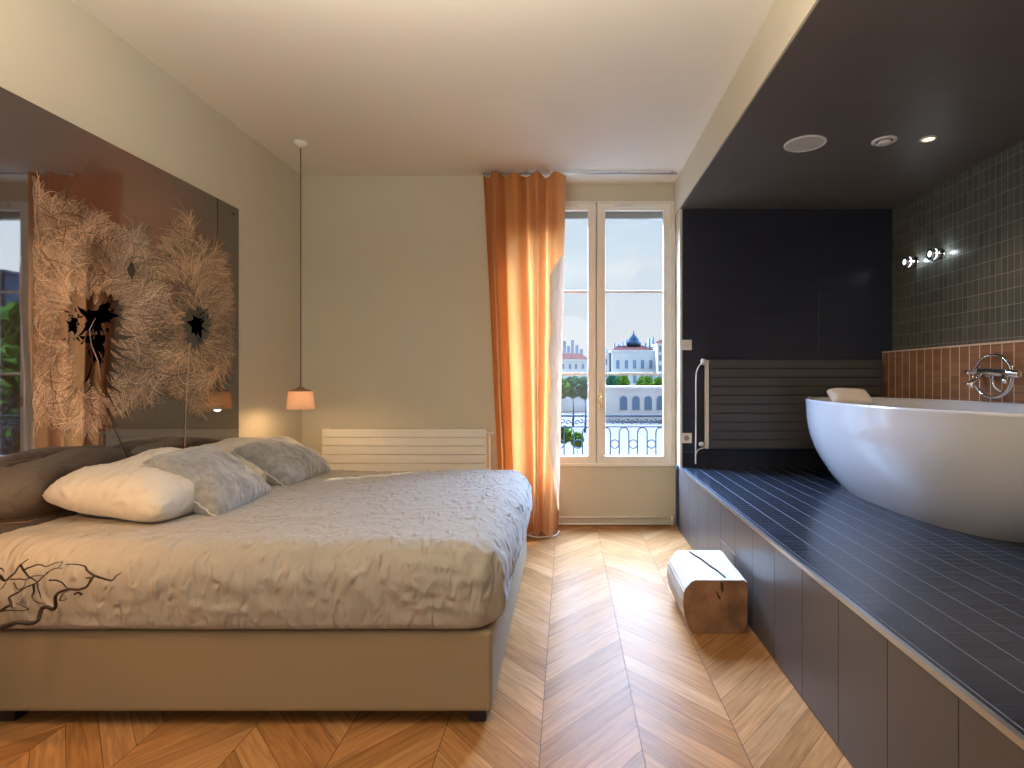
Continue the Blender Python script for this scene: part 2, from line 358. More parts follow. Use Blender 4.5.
# ------------------------------------------------------------------ window
Wn = empty('window_1', (30 * S, YW, WZ0)); struct(Wn, 'tall double casement window with cream frames')
def wx(px): return (px - CX) * 1.036 * S
def wz(py): return HC + (CY - py) * 1.036 * S
yf = YW - .006
bm = bmesh.new()
box(bm, (WX0, yf, WZ0), (wx(521.5), YW + .06, WZ1), .003); box(bm, (wx(671.5), yf, WZ0), (WX1, YW + .06, WZ1), .003)
box(bm, (wx(521), yf, wz(202.5)), (wx(672), YW + .06, WZ1), .003); box(bm, (wx(521), yf, WZ0), (wx(672), YW + .06, wz(464)), .003)
finish('outer_frame', bm, M_white, Wn)
boxo('sill', (WX0 - .0, YW - .03, WZ0 - .012), (XP - .012, YW, WZ0 + .014), M_white, Wn, .004)
def sash(x0, x1, gx0, gx1):
    y0, y1 = YW - .022, YW + .03
    bm = bmesh.new(); zt, zb = wz(203), wz(463.5)
    box(bm, (wx(x0), y0, zb), (wx(gx0), y1, zt), .006); box(bm, (wx(gx1), y0, zb), (wx(x1), y1, zt), .006)
    box(bm, (wx(gx0) - .006, y0 + .001, wz(210)), (wx(gx1) + .006, y1, zt - .0005), .005); box(bm, (wx(gx0) - .006, y0 + .001, zb + .0005), (wx(gx1) + .006, y1, wz(456)), .005)
    s = finish('sash', bm, M_white, Wn)
    for py in (291.5, 374):
        boxo('glazing_bar', (wx(gx0), YW - .005, wz(py + 1.2)), (wx(gx1), YW + .02, wz(py - 1.2)), M_white, s, .002)
    for a, b in ((210, 290.3), (292.7, 372.8), (375.2, 456)):
        boxo('pane', (wx(gx0), YW + .006, wz(b)), (wx(gx1), YW + .009, wz(a)), M_glass, s)
    return s
s1 = sash(522.5, 596, 530, 588); s2 = sash(597, 671, 605.5, 663.5)
for s, (a, b) in ((s1, (545, 579)), (s2, (615, 655))):
    bm = bmesh.new(); box(bm, (wx(a), YW - .042, wz(208)), (wx(b), YW - .0225, wz(204)), .004)
    for q in range(9):
        x = wx(a) + (wx(b) - wx(a)) * (q + .7) / 9.5
        box(bm, (x, YW - .0425, wz(206.8)), (x + .018, YW - .0418, wz(206.2)), 0)
    finish('air_vent', bm, M_cable, s)
bm = bmesh.new(); tube(bm, [(wx(600.5), YW - .022, wz(397)), (wx(600.5), YW - .045, wz(397)), (wx(600.5), YW - .05, wz(399)), (wx(600.5), YW - .048, wz(407))], .008, 10)
box(bm, (wx(599), YW - .026, wz(404)), (wx(602), YW - .0215, wz(392)), .003)
finish('handle', bm, M_brass, s2)
for py in (262, 306, 403, 446, 225):
    bm = bmesh.new(); tube(bm, [(wx(671.8), YW - .02, wz(py + 4)), (wx(671.8), YW - .02, wz(py - 4))], .008, 8); finish('hinge', bm, M_white, Wn)
bm = bmesh.new(); box(bm, (XP - .018, YO - .05, WZ0), (XP, YO, HC + 250 * S), .004); struct(finish('trim_2', bm, M_white), 'added strip at the outer edge of the window reveal that cuts the sun')  # added strip, keeps direct sun from entering through the right sash
# rolled shutter box outside
boxo('astragal', (wx(594.5), YW + .031, wz(465)), (wx(598.5), YW + .04, wz(203)), M_white, Wn)
sh = struct(boxo('trim_1', (WX0, YW + .061, HC + 168 * S), (XP, YW + .12, WZ1), basic('grey_shutter_box', (.35, .35, .33, 1), .6)), 'grey shutter box outside above the window')

# ------------------------------------------------------------------ balcony railing
R = empty('balcony_railing', (30 * S, 1.13 * D, HC - 100 * S)); tag(R, 'pale wrought iron balcony railing with scrolls outside the window', 'railing')
M_iron = basic('pale_painted_iron', (.014, .02, .03, 1), .9, Specular_IOR_Level=0.1)
dr = 1.11; k_ = dr * S
def rx(px): return (px - CX) * k_
def rz(py): return HC + (CY - py) * k_
yr = dr * D
bm = bmesh.new(); box(bm, (WX0, yr - .012, rz(416.8)), (XP, yr + .012, rz(415)), .002); finish('handrail', bm, M_iron, R)
bm = bmesh.new(); box(bm, (WX0, yr - .007, rz(427.3)), (XP, yr + .007, rz(426.3)), .001); finish('middle_rail', bm, M_iron, R)
bm = bmesh.new(); box(bm, (WX0, yr - .007, rz(466)), (XP, yr + .007, rz(464.5)), .001); finish('bottom_rail', bm, M_iron, R)
p0 = 619.2 - 18.35 * 7
for i in range(12):
    a = p0 + 18.35 * i; b = a + 9.6
    if rx(b) > XP - .02 or rx(a) < WX0: continue
    m = (a + b) / 2; h = (b - a) / 2
    pts = [(rx(a), yr, rz(465))] + [(rx(m - h * math.cos(t)), yr, rz(433 - 5.6 * math.sin(t))) for t in [PI * q / 12 for q in range(13)]] + [(rx(b), yr, rz(465))]
    bm = bmesh.new(); tube(bm, pts, .0055, 6); finish('arch_bar', bm, M_iron, R)
    cxp = a - 4.4
    if rx(cxp - 4.3) > WX0:
        bm = bmesh.new(); tube(bm, [(rx(cxp + 4.2 * math.cos(2 * PI * q / 20)), yr, rz(444 + 4.2 * math.sin(2 * PI * q / 20))) for q in range(20)], .005, 6, closed=True); finish('ring', bm, M_iron, R)
for i in range(16):
    c = 524 + 9.2 * i
    if rx(c - 4) < WX0 or rx(c + 5) > XP: continue
    pts = []
    for q in range(26):   # S scroll
        t = q / 25 * 2 - 1
        sgn = 1 if t > 0 else -1
        a_ = abs(t) * PI * 1.7
        r_ = 2.6 * (1 - abs(t) * .62)
        ccx, ccy = c + sgn * 2.1, 421.6 - sgn * .9
        pts.append((rx(ccx - sgn * r_ * math.cos(a_)), yr, rz(ccy + sgn * r_ * math.sin(a_))))
    bm = bmesh.new(); tube(bm, pts, .0045, 5); finish('scroll', bm, M_iron, R)

# ------------------------------------------------------------------ bed
bx0, bx1 = XL + .035, -33 * S
by0, by1 = .438 * D, .822 * D
bz0, bz1 = .052, 41.8 * S
bed = empty('bed', ((bx0 + bx1) / 2, (by0 + by1) / 2, 0)); tag(bed, 'large double bed with beige upholstered base and cream linen cover', 'bed')
bm = bmesh.new(); box(bm, (bx0, by0, bz0), (bx1, by1, bz1), .018, 4)
finish('base', bm, M_base, bed, smooth=False)
bm = bmesh.new(); box(bm, (bx0 + .02, by0 + .02, bz1 - .02), (bx1 - .02, by1 - .02, bz1 + .14), .05, 3); finish('mattress', bm, M_pillow, bed)
for x in (bx0 + .09, bx1 - .11 + .05):
    for y in (by0 + .035, by1 - .08):
        boxo('leg', (x - .03, y, 0), (x + .035, y + .06, bz0 + .004), M_leg, bed, .003)
# duvet
def rounded_cover(lo, hi, r, step, disp):
    bm = bmesh.new()
    lo = Vector(lo); hi = Vector(hi); c = (lo + hi) / 2; h = (hi - lo) / 2
    n = [max(2, int((hi[i] - lo[i]) / step)) for i in range(3)]
    verts = {}
    def V(i, j, k):
        key = (i, j, k)
        if key in verts: return verts[key]
        p = Vector((lo.x + (hi.x - lo.x) * i / n[0], lo.y + (hi.y - lo.y) * j / n[1], lo.z + (hi.z - lo.z) * k / n[2]))
        rb = r if p.z > c.z else r * .35
        inner = Vector([max(lo[a] + (0, r, r * .35)[a], min(hi[a] - r, p[a])) for a in range(3)])
        dd = p - inner
        if dd.length > 1e-6:
            nn = dd.normalized()
            rr_ = r
            if p.z < lo.z + r * .35: rr_ = r
            q = inner + Vector((nn.x * r, nn.y * r, nn.z * (r if nn.z > 0 else r * .35)))
        else: q = p; nn = Vector((0, 0, 1))
        verts[key] = bm.verts.new(q + nn * disp(q, nn)); return verts[key]
    def face(a, b, c_, d):
        try: bm.faces.new((a, b, c_, d)).smooth = True
        except ValueError: pass
    for i in range(n[0]):
        for j in range(n[1]):
            face(V(i, j, n[2]), V(i + 1, j, n[2]), V(i + 1, j + 1, n[2]), V(i, j + 1, n[2]))
            face(V(i, j, 0), V(i, j + 1, 0), V(i + 1, j + 1, 0), V(i + 1, j, 0))
    for i in range(n[0]):
        for k in range(n[2]):
            face(V(i, 0, k), V(i + 1, 0, k), V(i + 1, 0, k + 1), V(i, 0, k + 1))
            face(V(i, n[1], k), V(i, n[1], k + 1), V(i + 1, n[1], k + 1), V(i + 1, n[1], k))
    for j in range(n[1]):
        for k in range(n[2]):
            face(V(0, j, k), V(0, j, k + 1), V(0, j + 1, k + 1), V(0, j + 1, k))
            face(V(n[0], j, k), V(n[0], j + 1, k), V(n[0], j + 1, k + 1), V(n[0], j, k + 1))
    return bm
def ridge(v): return 1 - abs(noise.noise(v)) * 2
def duvet_disp(q, n):
    big = noise.noise(Vector((q.x * 1.3, q.y * 1.3, q.z * 2))) * .014
    warp = Vector((noise.noise(q * 3), noise.noise(q * 3 + Vector((5, 1, 2))), noise.noise(q * 3 + Vector((1, 7, 3))))) * .25
    p = q + warp
    side = max(0, -n.y); foot = max(0, n.x); top = max(0, n.z)
    # side: oblique drapes, top: cross creases
    a = ridge(Vector((p.x * 11 + p.z * 6, p.y * 3, p.z * 5)))
    b = ridge(Vector((p.x * 5, p.y * 12, 3)))
    c = ridge(Vector((p.x * 2, p.y * 14, p.z * 3)))
    w = side * max(0, a) ** 2 * .012 + top * max(0, b) ** 2 * .007 + foot * max(0, c) ** 2 * .011
    w += max(0, ridge(p * 22 + Vector((3, 3, 3)))) ** 2 * .004
    # gathers close to the bottom corner of the foot end
    g = math.exp(-((q.x - bx1) / .22) ** 2) * side
    w += g * .008 * math.sin(q.x * 95 + noise.noise(q * 4) * 4)
    k = min(1, max(.12, (q.z - bz1) / .09))
    return (big + w) * k
zt = HC - 74 * S
bm = rounded_cover((XL + .016, by0 - .022, bz1 - .012), (-29 * S, by1 + .02, zt), .145, .017, duvet_disp)
finish('linen_cover', bm, M_duvet, bed)

# ------------------------------------------------------------------ pillows
def pillow_bm(w, h, t, seed, sag=0, wr=.006, nx=56, ny=40, fold=None):
    bm = bmesh.new(); top = {}; bot = {}
    for i in range(nx + 1):
        for j in range(ny + 1):
            u = i / nx * 2 - 1; v = j / ny * 2 - 1
            px = 1 - .07 * (1 - v * v); py = 1 - .09 * (1 - u * u)  # sides pulled in between the corners
            x = u * w / 2 * (1 - .06 * (1 - abs(v) ** 2)); y = v * h / 2 * (1 - .06 * (1 - abs(u) ** 2))
            x *= 1 - .055 * abs(v) ** 7; y *= 1 - .075 * abs(u) ** 7
            e = max(0, (1 - abs(u) ** 2.8)) ** .42 * max(0, (1 - abs(v) ** 2.8)) ** .45
            q = Vector((x * 6 + seed, y * 6, seed * 1.7))
            wob = noise.noise(q) * .02 * e * (t / .16)
            # puckers running in from the edges
            edge = max(abs(u), abs(v))
            pk = math.sin((x if abs(v) > abs(u) else y) * 120 + 5 * noise.noise(q * 2)) * wr * max(0, (edge - .72) / .28) * (1 - (edge - .72) / .28 * .6) if edge > .72 else 0
            cr_ = max(0, ridge(Vector((x * 9 + seed, y * 14, 1)) + Vector((noise.noise(q), 0, 0)))) ** 2 * wr * 1.1 * e
            zt_ = t / 2 * e + wob + pk + cr_
            zb_ = -t / 2 * e * .8 + wob * .5 - pk * .3
            top[i, j] = bm.verts.new((x, y, zt_ + .003))
            if i in (0, nx) or j in (0, ny): bot[i, j] = top[i, j]
            else: bot[i, j] = bm.verts.new((x, y, zb_ - .003))
    for i in range(nx):
        for j in range(ny):
            bm.faces.new((top[i, j], top[i + 1, j], top[i + 1, j + 1], top[i, j + 1])).smooth = True
            try: bm.faces.new((bot[i, j], bot[i, j + 1], bot[i + 1, j + 1], bot[i + 1, j])).smooth = True
            except ValueError: pass
    border = [top[i, 0].co.copy() for i in range(nx)] + [top[nx, j].co.copy() for j in range(ny)] + [top[i, ny].co.copy() for i in range(nx, 0, -1)] + [top[0, j].co.copy() for j in range(ny, 0, -1)]
    return bm, border
def pillow(name, w, h, t, seed, center, xdir, ydir, mat, wr=.006, piping=None):
    xd = Vector(xdir).normalized(); yd = Vector(ydir); yd = (yd - xd * yd.dot(xd)).normalized(); zd = xd.cross(yd)
    M4 = Matrix((xd, yd, zd)).transposed().to_4x4(); M4.translation = Vector(center)
    bm, border = pillow_bm(w, h, t, seed, wr=wr)
    me_o = finish(name, bm, mat)
    me_o.matrix_world = M4
    if piping:
        b2 = bmesh.new(); tube(b2, border, .0035, 6, closed=True)
        me = bpy.data.meshes.new('piping'); b2.to_mesh(me); b2.free(); me.materials.append(piping)
        p = bpy.data.objects.new('piping', me); col.objects.link(p); p.parent = me_o
    return me_o
BZ = zt + .004
# near white pillow, lying flat against the wall
o = pillow('pillow', .74, .56, .26, 1.3, (XL + .285, .573 * D, BZ + .098), (.06, 1, .04), (-1, .05, .15), M_pillow, .010)
tag(o, 'plump cream pillow nearest the camera, lying behind the grey velvet cushion', 'pillow', 'cream pillows')
o = pillow('pillow', .68, .50, .23, 5.1, (XL + .275, .738 * D, BZ + .10), (-.02, 1, .0), (-1, 0, .32), M_pillow, .004)
tag(o, 'cream pillow at the window end of the bed, mostly hidden behind both grey cushions', 'pillow', 'cream pillows')
o = pillow('cushion', .56, .45, .21, 2.2, (-211 * S, .594 * D, BZ + .105), (-.08, 1, .0), (-.72, -.08, .55), M_grey, .007, M_piping)
tag(o, 'crushed grey velvet cushion nearest the camera, leaning on the cream pillow', 'cushion', 'grey velvet cushions')
o = pillow('cushion', .58, .42, .20, 8.2, (-208 * S, .738 * D, BZ + .095), (.03, 1, .0), (-.78, .05, .5), M_grey, .007, M_piping)
tag(o, 'crushed grey velvet cushion farther from the camera, beside the hanging lamp', 'cushion', 'grey velvet cushions')

# ------------------------------------------------------------------ picture panel with print
art = empty('picture_panel', (XL, .55 * D, HC)); tag(art, 'large glossy brown panel with two feathery seed heads behind the bed', 'picture')
ay0, ay1 = .12 * D, .803 * D
azt, azb = HC + 135.6 * S, HC - 105 * S
M_art = basic('glossy_brown_panel', (.062, .036, .027, 1), .02, ior=2.35, noise_amt=.03)
_M = Mat('printed_brown_panel'); _M.b.inputs['Roughness'].default_value = .02; _M.b.inputs['IOR'].default_value = 2.35
_tc = _M.node('ShaderNodeTexCoord'); _sp = _M.node('ShaderNodeSeparateXYZ'); _M.l.new(_tc.outputs['Object'], _sp.inputs[0])
_cb = _M.node('ShaderNodeCombineXYZ'); _M.l.new(_sp.outputs[1], _cb.inputs[1]); _M.l.new(_sp.outputs[2], _cb.inputs[2])
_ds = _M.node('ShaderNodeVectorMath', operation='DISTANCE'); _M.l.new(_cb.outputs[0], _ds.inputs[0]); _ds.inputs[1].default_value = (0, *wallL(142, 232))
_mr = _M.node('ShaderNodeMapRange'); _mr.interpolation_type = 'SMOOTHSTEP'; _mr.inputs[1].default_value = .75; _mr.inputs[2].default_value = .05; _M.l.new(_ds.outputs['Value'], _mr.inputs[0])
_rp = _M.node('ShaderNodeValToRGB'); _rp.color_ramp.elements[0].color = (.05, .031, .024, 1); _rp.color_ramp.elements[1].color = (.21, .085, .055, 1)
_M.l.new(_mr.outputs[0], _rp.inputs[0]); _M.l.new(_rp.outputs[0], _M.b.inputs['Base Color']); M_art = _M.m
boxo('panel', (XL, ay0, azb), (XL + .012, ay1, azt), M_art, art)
M_print = attr_mat('glossy_print_ink', .02, 2.2)
for (ax_, az_) in ((ay1 - .06, azb + .36), (ay1 - .06, azt - .05)):
    bm = bmesh.new(); lathe(bm, [(0, .006), (.007, .006), (.008, 0)], (XL + .012, ax_, az_), 12, 'X'); finish('fixing_screw', bm, M_leg, art)
def inside(poly, x, y):
    c = False; n = len(poly)
    for i in range(n):
        x1, y1 = poly[i]; x2, y2 = poly[i - 1]
        if (y1 > y) != (y2 > y) and x < (x2 - x1) * (y - y1) / (y2 - y1) + x1: c = not c
    return c
def ray_len(poly, c, a):
    dx, dy = math.cos(a), math.sin(a); best = 20
    for i in range(len(poly)):
        x1, y1 = poly[i]; x2, y2 = poly[i - 1]
        ex, ey = x2 - x1, y2 - y1; den = dx * ey - dy * ex
        if abs(den) < 1e-9: continue
        t = ((x1 - c[0]) * ey - (y1 - c[1]) * ex) / den; s = ((x1 - c[0]) * dy - (y1 - c[1]) * dx) / den
        if t > 0 and 0 <= s <= 1: best = max(best, t)
    return best
def ribbon(bm, cl, pts, w, colr, off, taper=True):
    prev = None; n = len(pts)
    W3 = [Vector((XL + .0125 + off, *wallL(*p))) for p in pts]
    for i, p in enumerate(W3):
        t = W3[min(i + 1, n - 1)] - W3[max(i - 1, 0)]
        if t.length < 1e-7: t = Vector((0, 1, 0))
        s = Vector((0, -t.z, t.y)).normalized()
        f = (math.sin(PI * min(1, (i + .6) / n)) ** .6) if taper else 1
        a, b = bm.verts.new(p - s * w * f / 2), bm.verts.new(p + s * w * f / 2)
        if prev:
            fc = bm.faces.new((prev[0], a, b, prev[1]))
            if fc.normal.x < 0: pass
            for l in fc.loops: l[cl] = (*colr, 1)
        prev = (a, b)
def flower(name, c, poly, n, seed, swirl, col_out, core, holes):
    rnd = random.Random(seed)
    bm = bmesh.new(); cl = bm.loops.layers.float_color.new('Col')
    xs = [p[0] for p in poly]; ys = [p[1] for p in poly]
    def strand(x, y, length, w, colr, off, stray):
        pts = []; f = noise.noise(Vector((x * .02, y * .02, seed + 3))) * 2.2 * swirl + stray
        curl = rnd.uniform(-.05, .05) + .03 * noise.noise(Vector((x * .03, y * .03, seed)))
        dirn = math.atan2(y - c[1], x - c[0]) + f
        steps = 9; out = 0
        for q in range(steps):
            if not (29.5 < x < 234.5): break
            if not inside(poly, x, y):
                out += 1
                if out > 2 + (rnd.random() < .35) * 2: break
            for hx, hy, hr, hs in holes:
                if ((x - hx) / hr) ** 2 + ((y - hy) / hs) ** 2 < 1 and len(pts) < 3 and rnd.random() < .75: return
            pts.append((x, y)); dirn += curl * length / steps * 1.3
            x += math.cos(dirn) * length / steps; y += math.sin(dirn) * length / steps
        if len(pts) >= 4: ribbon(bm, cl, pts, w, colr, off)
    for layer, (m, wa, wb, la, lb, ka, kb, st) in enumerate(((n // 4, .014, .03, 20, 40, .22, .42, .5), (int(n * 1.2), .002, .0065, 18, 48, .40, .95, .3), (n // 9, .002, .0045, 25, 60, .8, 1.25, .7), (n // 16, .0016, .003, 20, 60, .08, .2, 1.2))):
        for i in range(m):
            x, y = rnd.uniform(min(xs), max(xs)), rnd.uniform(min(ys), max(ys))
            if not inside(poly, x, y): continue
            _a = math.atan2(y - c[1], x - c[0]); _b = min(rnd.uniform(0, 16), math.hypot(x - c[0], y - c[1]) * .6); x -= math.cos(_a) * _b; y -= math.sin(_a) * _b
            tone = 1 + 1.1 * noise.noise(Vector((x * .035, y * .035, seed))) + .5 * noise.noise(Vector((x * .09, y * .09, seed)))
            r0 = math.hypot((x - c[0]), (y - c[1]) * .8)
            k = rnd.uniform(ka, kb) * max(.3, tone) * min(1, .5 + r0 / core / 2.5)
            strand(x, y, rnd.uniform(la, lb), rnd.uniform(wa, wb), tuple(min(.8, max(.01, v * k)) for v in col_out), layer * .0004 + rnd.uniform(0, .00035), rnd.uniform(-st, st))
    return finish(name, bm, M_print, art)
poly1 = [(27, 182), (28, 172), (45, 203), (62, 202), (84, 213), (98, 217), (112, 232), (124, 236), (137, 215), (140, 250), (150, 262), (160, 300), (166, 335), (160, 372), (152, 402), (138, 400), (122, 408), (100, 420), (86, 434), (66, 424), (40, 420), (27, 412)]
poly2 = [(158, 262), (172, 224), (180, 238), (186, 216), (194, 236), (206, 246), (214, 240), (222, 272), (228, 300), (233, 330), (231, 352), (224, 372), (212, 388), (200, 412), (190, 408), (184, 396), (170, 390), (160, 372), (154, 350), (150, 320), (152, 290)]
fl1 = flower('seed_head_print', (91, 318), poly1, 5200, 3, .9, (.50, .33, .225), 18, [(97, 278, 8, 11), (58, 235, 9, 6), (50, 300, 5, 5)])
fl2 = flower('seed_head_print', (190, 326), poly2, 3200, 9, .8, (.54, .33, .19), 10, [(176, 297, 16, 14), (203, 367, 9, 6), (170, 262, 10, 8), (168, 362, 7, 6)])
def blot(name, c, spikes, r0, seed, squash=1):
    rnd = random.Random(seed); bm = bmesh.new(); cl = bm.loops.layers.float_color.new('Col')
    for a, L in spikes:
        for q in range(16):
            aa = a + rnd.uniform(-.26, .26); LL = L * rnd.uniform(.45, 1.1); bend = rnd.uniform(-.5, .5)
            pts = [(c[0] + math.cos(aa + bend * t * t) * LL * t, c[1] + math.sin(aa + bend * t * t) * LL * t * squash) for t in [k / 6 for k in range(7)]]
            W3 = [Vector((XL + .0140 + q * .00005, *wallL(*p))) for p in pts]; prev = None
            for i, p in enumerate(W3):
                t = W3[min(i + 1, 6)] - W3[max(i - 1, 0)]; s = Vector((0, -t.z, t.y)).normalized(); w = r0 * S * .8 * rnd.uniform(.5, 1) * (1 - i / 6.2) ** .8
                A, B = bm.verts.new(p - s * w), bm.verts.new(p + s * w)
                if prev:
                    f = bm.faces.new((prev[0], A, B, prev[1]))
                    for l in f.loops: l[cl] = (.012, .009, .010, 1)
                prev = (A, B)
    return finish(name, bm, M_print, art)
rad = math.radians
blot('dark_core_print', (92, 318), [(rad(a), L) for a, L in ((-8, 34), (-28, 30), (-52, 24), (12, 26), (165, 30), (190, 32), (215, 34), (235, 26), (88, 66), (100, 60), (76, 62), (60, 44), (112, 50), (128, 38), (270, 14), (40, 26), (-15, 28))], 5.2, 4)
blot('dark_core_print', (193, 324), [(rad(a), L) for a, L in ((-20, 17), (-50, 15), (-85, 17), (-110, 14), (-150, 15), (180, 12), (20, 14), (55, 18), (80, 22), (105, 20), (140, 14), (85, 26), (-70, 20))], 5.6, 5)
blot('dark_core_print', (99, 311), [(rad(a), 19) for a in range(-80, 100, 18)], 5, 14)
blot('dark_core_print', (91, 340), [(rad(a), L) for a, L in ((90, 62), (80, 52), (102, 55), (60, 34), (120, 26), (20, 16), (-10, 14), (180, 14))], 5, 15)
blot('dark_core_print', (70, 326), [(rad(a), 19) for a in (60, 90, 120, 150, 200, 240, 270, 300)], 4, 16)
blot('dark_core_print', (196, 328), [(rad(a), 13) for a in range(0, 360, 40)], 5, 17)
bm = bmesh.new(); cl = bm.loops.layers.float_color.new('Col')
f = bm.faces.new([bm.verts.new((XL + .0145, *wallL(*p))) for p in ((124, 270), (129, 260), (133, 272), (129, 280))])
for l in f.loops: l[cl] = (.012, .01, .011, 1)
finish('seed_print', bm, M_print, art)
bm = bmesh.new(); cl = bm.loops.layers.float_color.new('Col')
ribbon(bm, cl, cr([(189, 330, 0), (186, 365, 0), (184, 395, 0), (183, 425, 0), (182, 452, 0)], 3) and [(189, 330), (187, 350), (186, 370), (184, 395), (183, 425), (182, 455)], .008, (.55, .36, .25), .0016, False)
finish('stem_print', bm, M_print, art)
bm = bmesh.new(); cl = bm.loops.layers.float_color.new('Col')
ribbon(bm, cl, [(92, 318), (86, 330), (88, 345), (95, 362), (97, 380)], .006, (.4, .33, .3), .0031, True)
finish('stem_print', bm, M_print, art)
bm = bmesh.new(); cl = bm.loops.layers.float_color.new('Col')
ribbon(bm, cl, [(104, 408), (112, 425), (120, 442), (130, 462), (138, 480)], .02, (.02, .016, .018), .0016, False)
finish('stem_print', bm, M_print, art)

# ------------------------------------------------------------------ pendants
def pendant(X, d, zl, label):
    p = P(X, d, 202); t = empty('pendant_lamp', p); tag(t, label, 'lamp', 'hanging bedside lamps')
    bm = bmesh.new(); lathe(bm, [(0, 0), (.052, 0), (.048, -.02), (.02, -.036), (.006, -.045), (0, -.046)], p, 24); finish('ceiling_rose', bm, M_cable, t)
    zz = HC + zl * S
    bm = bmesh.new(); tube(bm, [(p.x, p.y, p.z - .04), (p.x, p.y, zz + .015)], .0032, 6); finish('cord', bm, M_cord, t)
    bm = bmesh.new(); lathe(bm, [(0, .025), (.012, .022), (.03, .008), (.078, -.008), (.078, -.012), (0, -.012)], (p.x, p.y, zz), 32); finish('cap', bm, M_shadetop, t)
    bm = bmesh.new(); lathe(bm, [(.079, -.011), (.083, -.03), (.094, -.135), (.0945, -.14), (.092, -.14), (.081, -.03), (.076, -.0125)], (p.x, p.y, zz), 40); finish('shade', bm, M_shade, t)
    bm = bmesh.new(); lathe(bm, [(.0, -.02), (.015, -.03), (.028, -.06), (.03, -.08), (.02, -.1), (0, -.108)], (p.x, p.y, zz), 20); finish('bulb', bm, emit('warm_bulb', (1, .62, .3, 1), 12), t)
    l = bpy.data.lights.new('bulb_light', 'POINT'); l.energy = 5.5; l.color = (1, .62, .3); l.shadow_soft_size = .03
    lo = bpy.data.objects.new('bulb_light', l); lo.location = (p.x, p.y, zz - .125); col.objects.link(lo)
    return lo
pendant(-228, .856, -10, 'hanging lamp with peach shade beside the far end of the bed head')
pl = pendant(-232, .37, -10, 'hanging lamp at the near side of the bed, just outside the picture')
pl.data.energy = 13; pl.data.color = (1, .52, .2)

# ------------------------------------------------------------------ radiators
def slat_radiator(name, x0, x1, zt_, n, sh, mat, y, label, cat, depth=.05):
    t = empty(name, ((x0 + x1) / 2, y, zt_ - n * sh)); tag(t, label, cat)
    bm = bmesh.new()
    for i in range(n):
        box(bm, (x0, y - depth, zt_ - (i + 1) * sh + .0025), (x1, y - depth + .012, zt_ - i * sh - .0025), .003, 2)
    finish('slats', bm, mat, t)
    boxo('back_panel', (x0 + .01, y - depth + .012, zt_ - n * sh + .005), (x1 - .01, y - .012, zt_ - .008), M_slot if mat is M_blackrad else M_wall, t)
    for x in (x0, x1 - .018):
        bm = bmesh.new(); box(bm, (x, y - depth + .012, zt_ - n * sh + .003), (x + .018, y - .001, zt_ - .003), .002); finish('end_cover', bm, mat, t)
    return t
s_ = .965 * S
rd = slat_radiator('radiator', (320 - CX) * s_, (486 - CX) * s_, HC - (429 - CY) * s_, 8, 8.75 * s_, M_white, D, 'wide cream slatted radiator behind the bed under the beige wall', 'radiator', .13)
yv = .972 * D
vx = (489.5 - CX) * .97 * S; vz = HC - (433 - CY) * .97 * S
bm = bmesh.new(); lathe(bm, [(0, -.03), (.012, -.03), (.014, -.01), (.014, .02), (.011, .034), (0, .036)], (vx, yv, vz), 16, 'X'); finish('thermostat_valve', bm, M_cable, rd)
bm = bmesh.new(); tube(bm, [(vx, yv, vz), (vx + .003, yv, .2), (vx + .003, yv, .0)], .008, 8); finish('supply_pipe', bm, M_white, rd)
s_ = .984 * S; dy = .984 * D
br = slat_radiator('radiator', (710 - CX) * s_, (882 - CX) * s_, HC - (359.5 - CY) * s_, 10, 8.95 * s_, M_blackrad, D, 'charcoal slatted radiator on the dark wall behind the bath', 'radiator', .07)
bm = bmesh.new(); box(bm, ((706 - CX) * s_, D - .075, HC - (449 - CY) * s_), ((709 - CX) * s_, D - .02, HC - (360 - CY) * s_), .003); finish('side_rail', bm, M_plate, br)
def q_(px, py, dd=0.0): return ((px - CX) * s_, dy + dd, HC - (py - CY) * s_)
bm = bmesh.new(); tube(bm, cr([q_(706, 362), q_(702, 363), q_(697.5, 369), q_(696, 380), q_(696, 420), q_(695.7, 448), q_(695.7, 463.9)], 5), .0055, 8); finish('supply_pipe', bm, M_plate, br)
bm = bmesh.new(); tube(bm, cr([q_(708, 447), q_(703, 448), q_(698, 450), q_(696, 454)], 5), .0055, 8); finish('return_pipe', bm, M_plate, br)
bm = bmesh.new(); lathe(bm, [(0, -.026), (.02, -.022), (.026, -.008), (.026, .012), (.018, .024), (0, .028)], q_(703.5, 362, -.01), 18, 'X'); finish('thermostat_valve', bm, M_cable, br)
bm = bmesh.new(); lathe(bm, [(0, -.02), (.014, -.018), (.02, -.006), (.02, .012), (.012, .02), (0, .022)], q_(701, 444, -.01), 18, 'X'); finish('lockshield_valve', bm, M_cable, br)

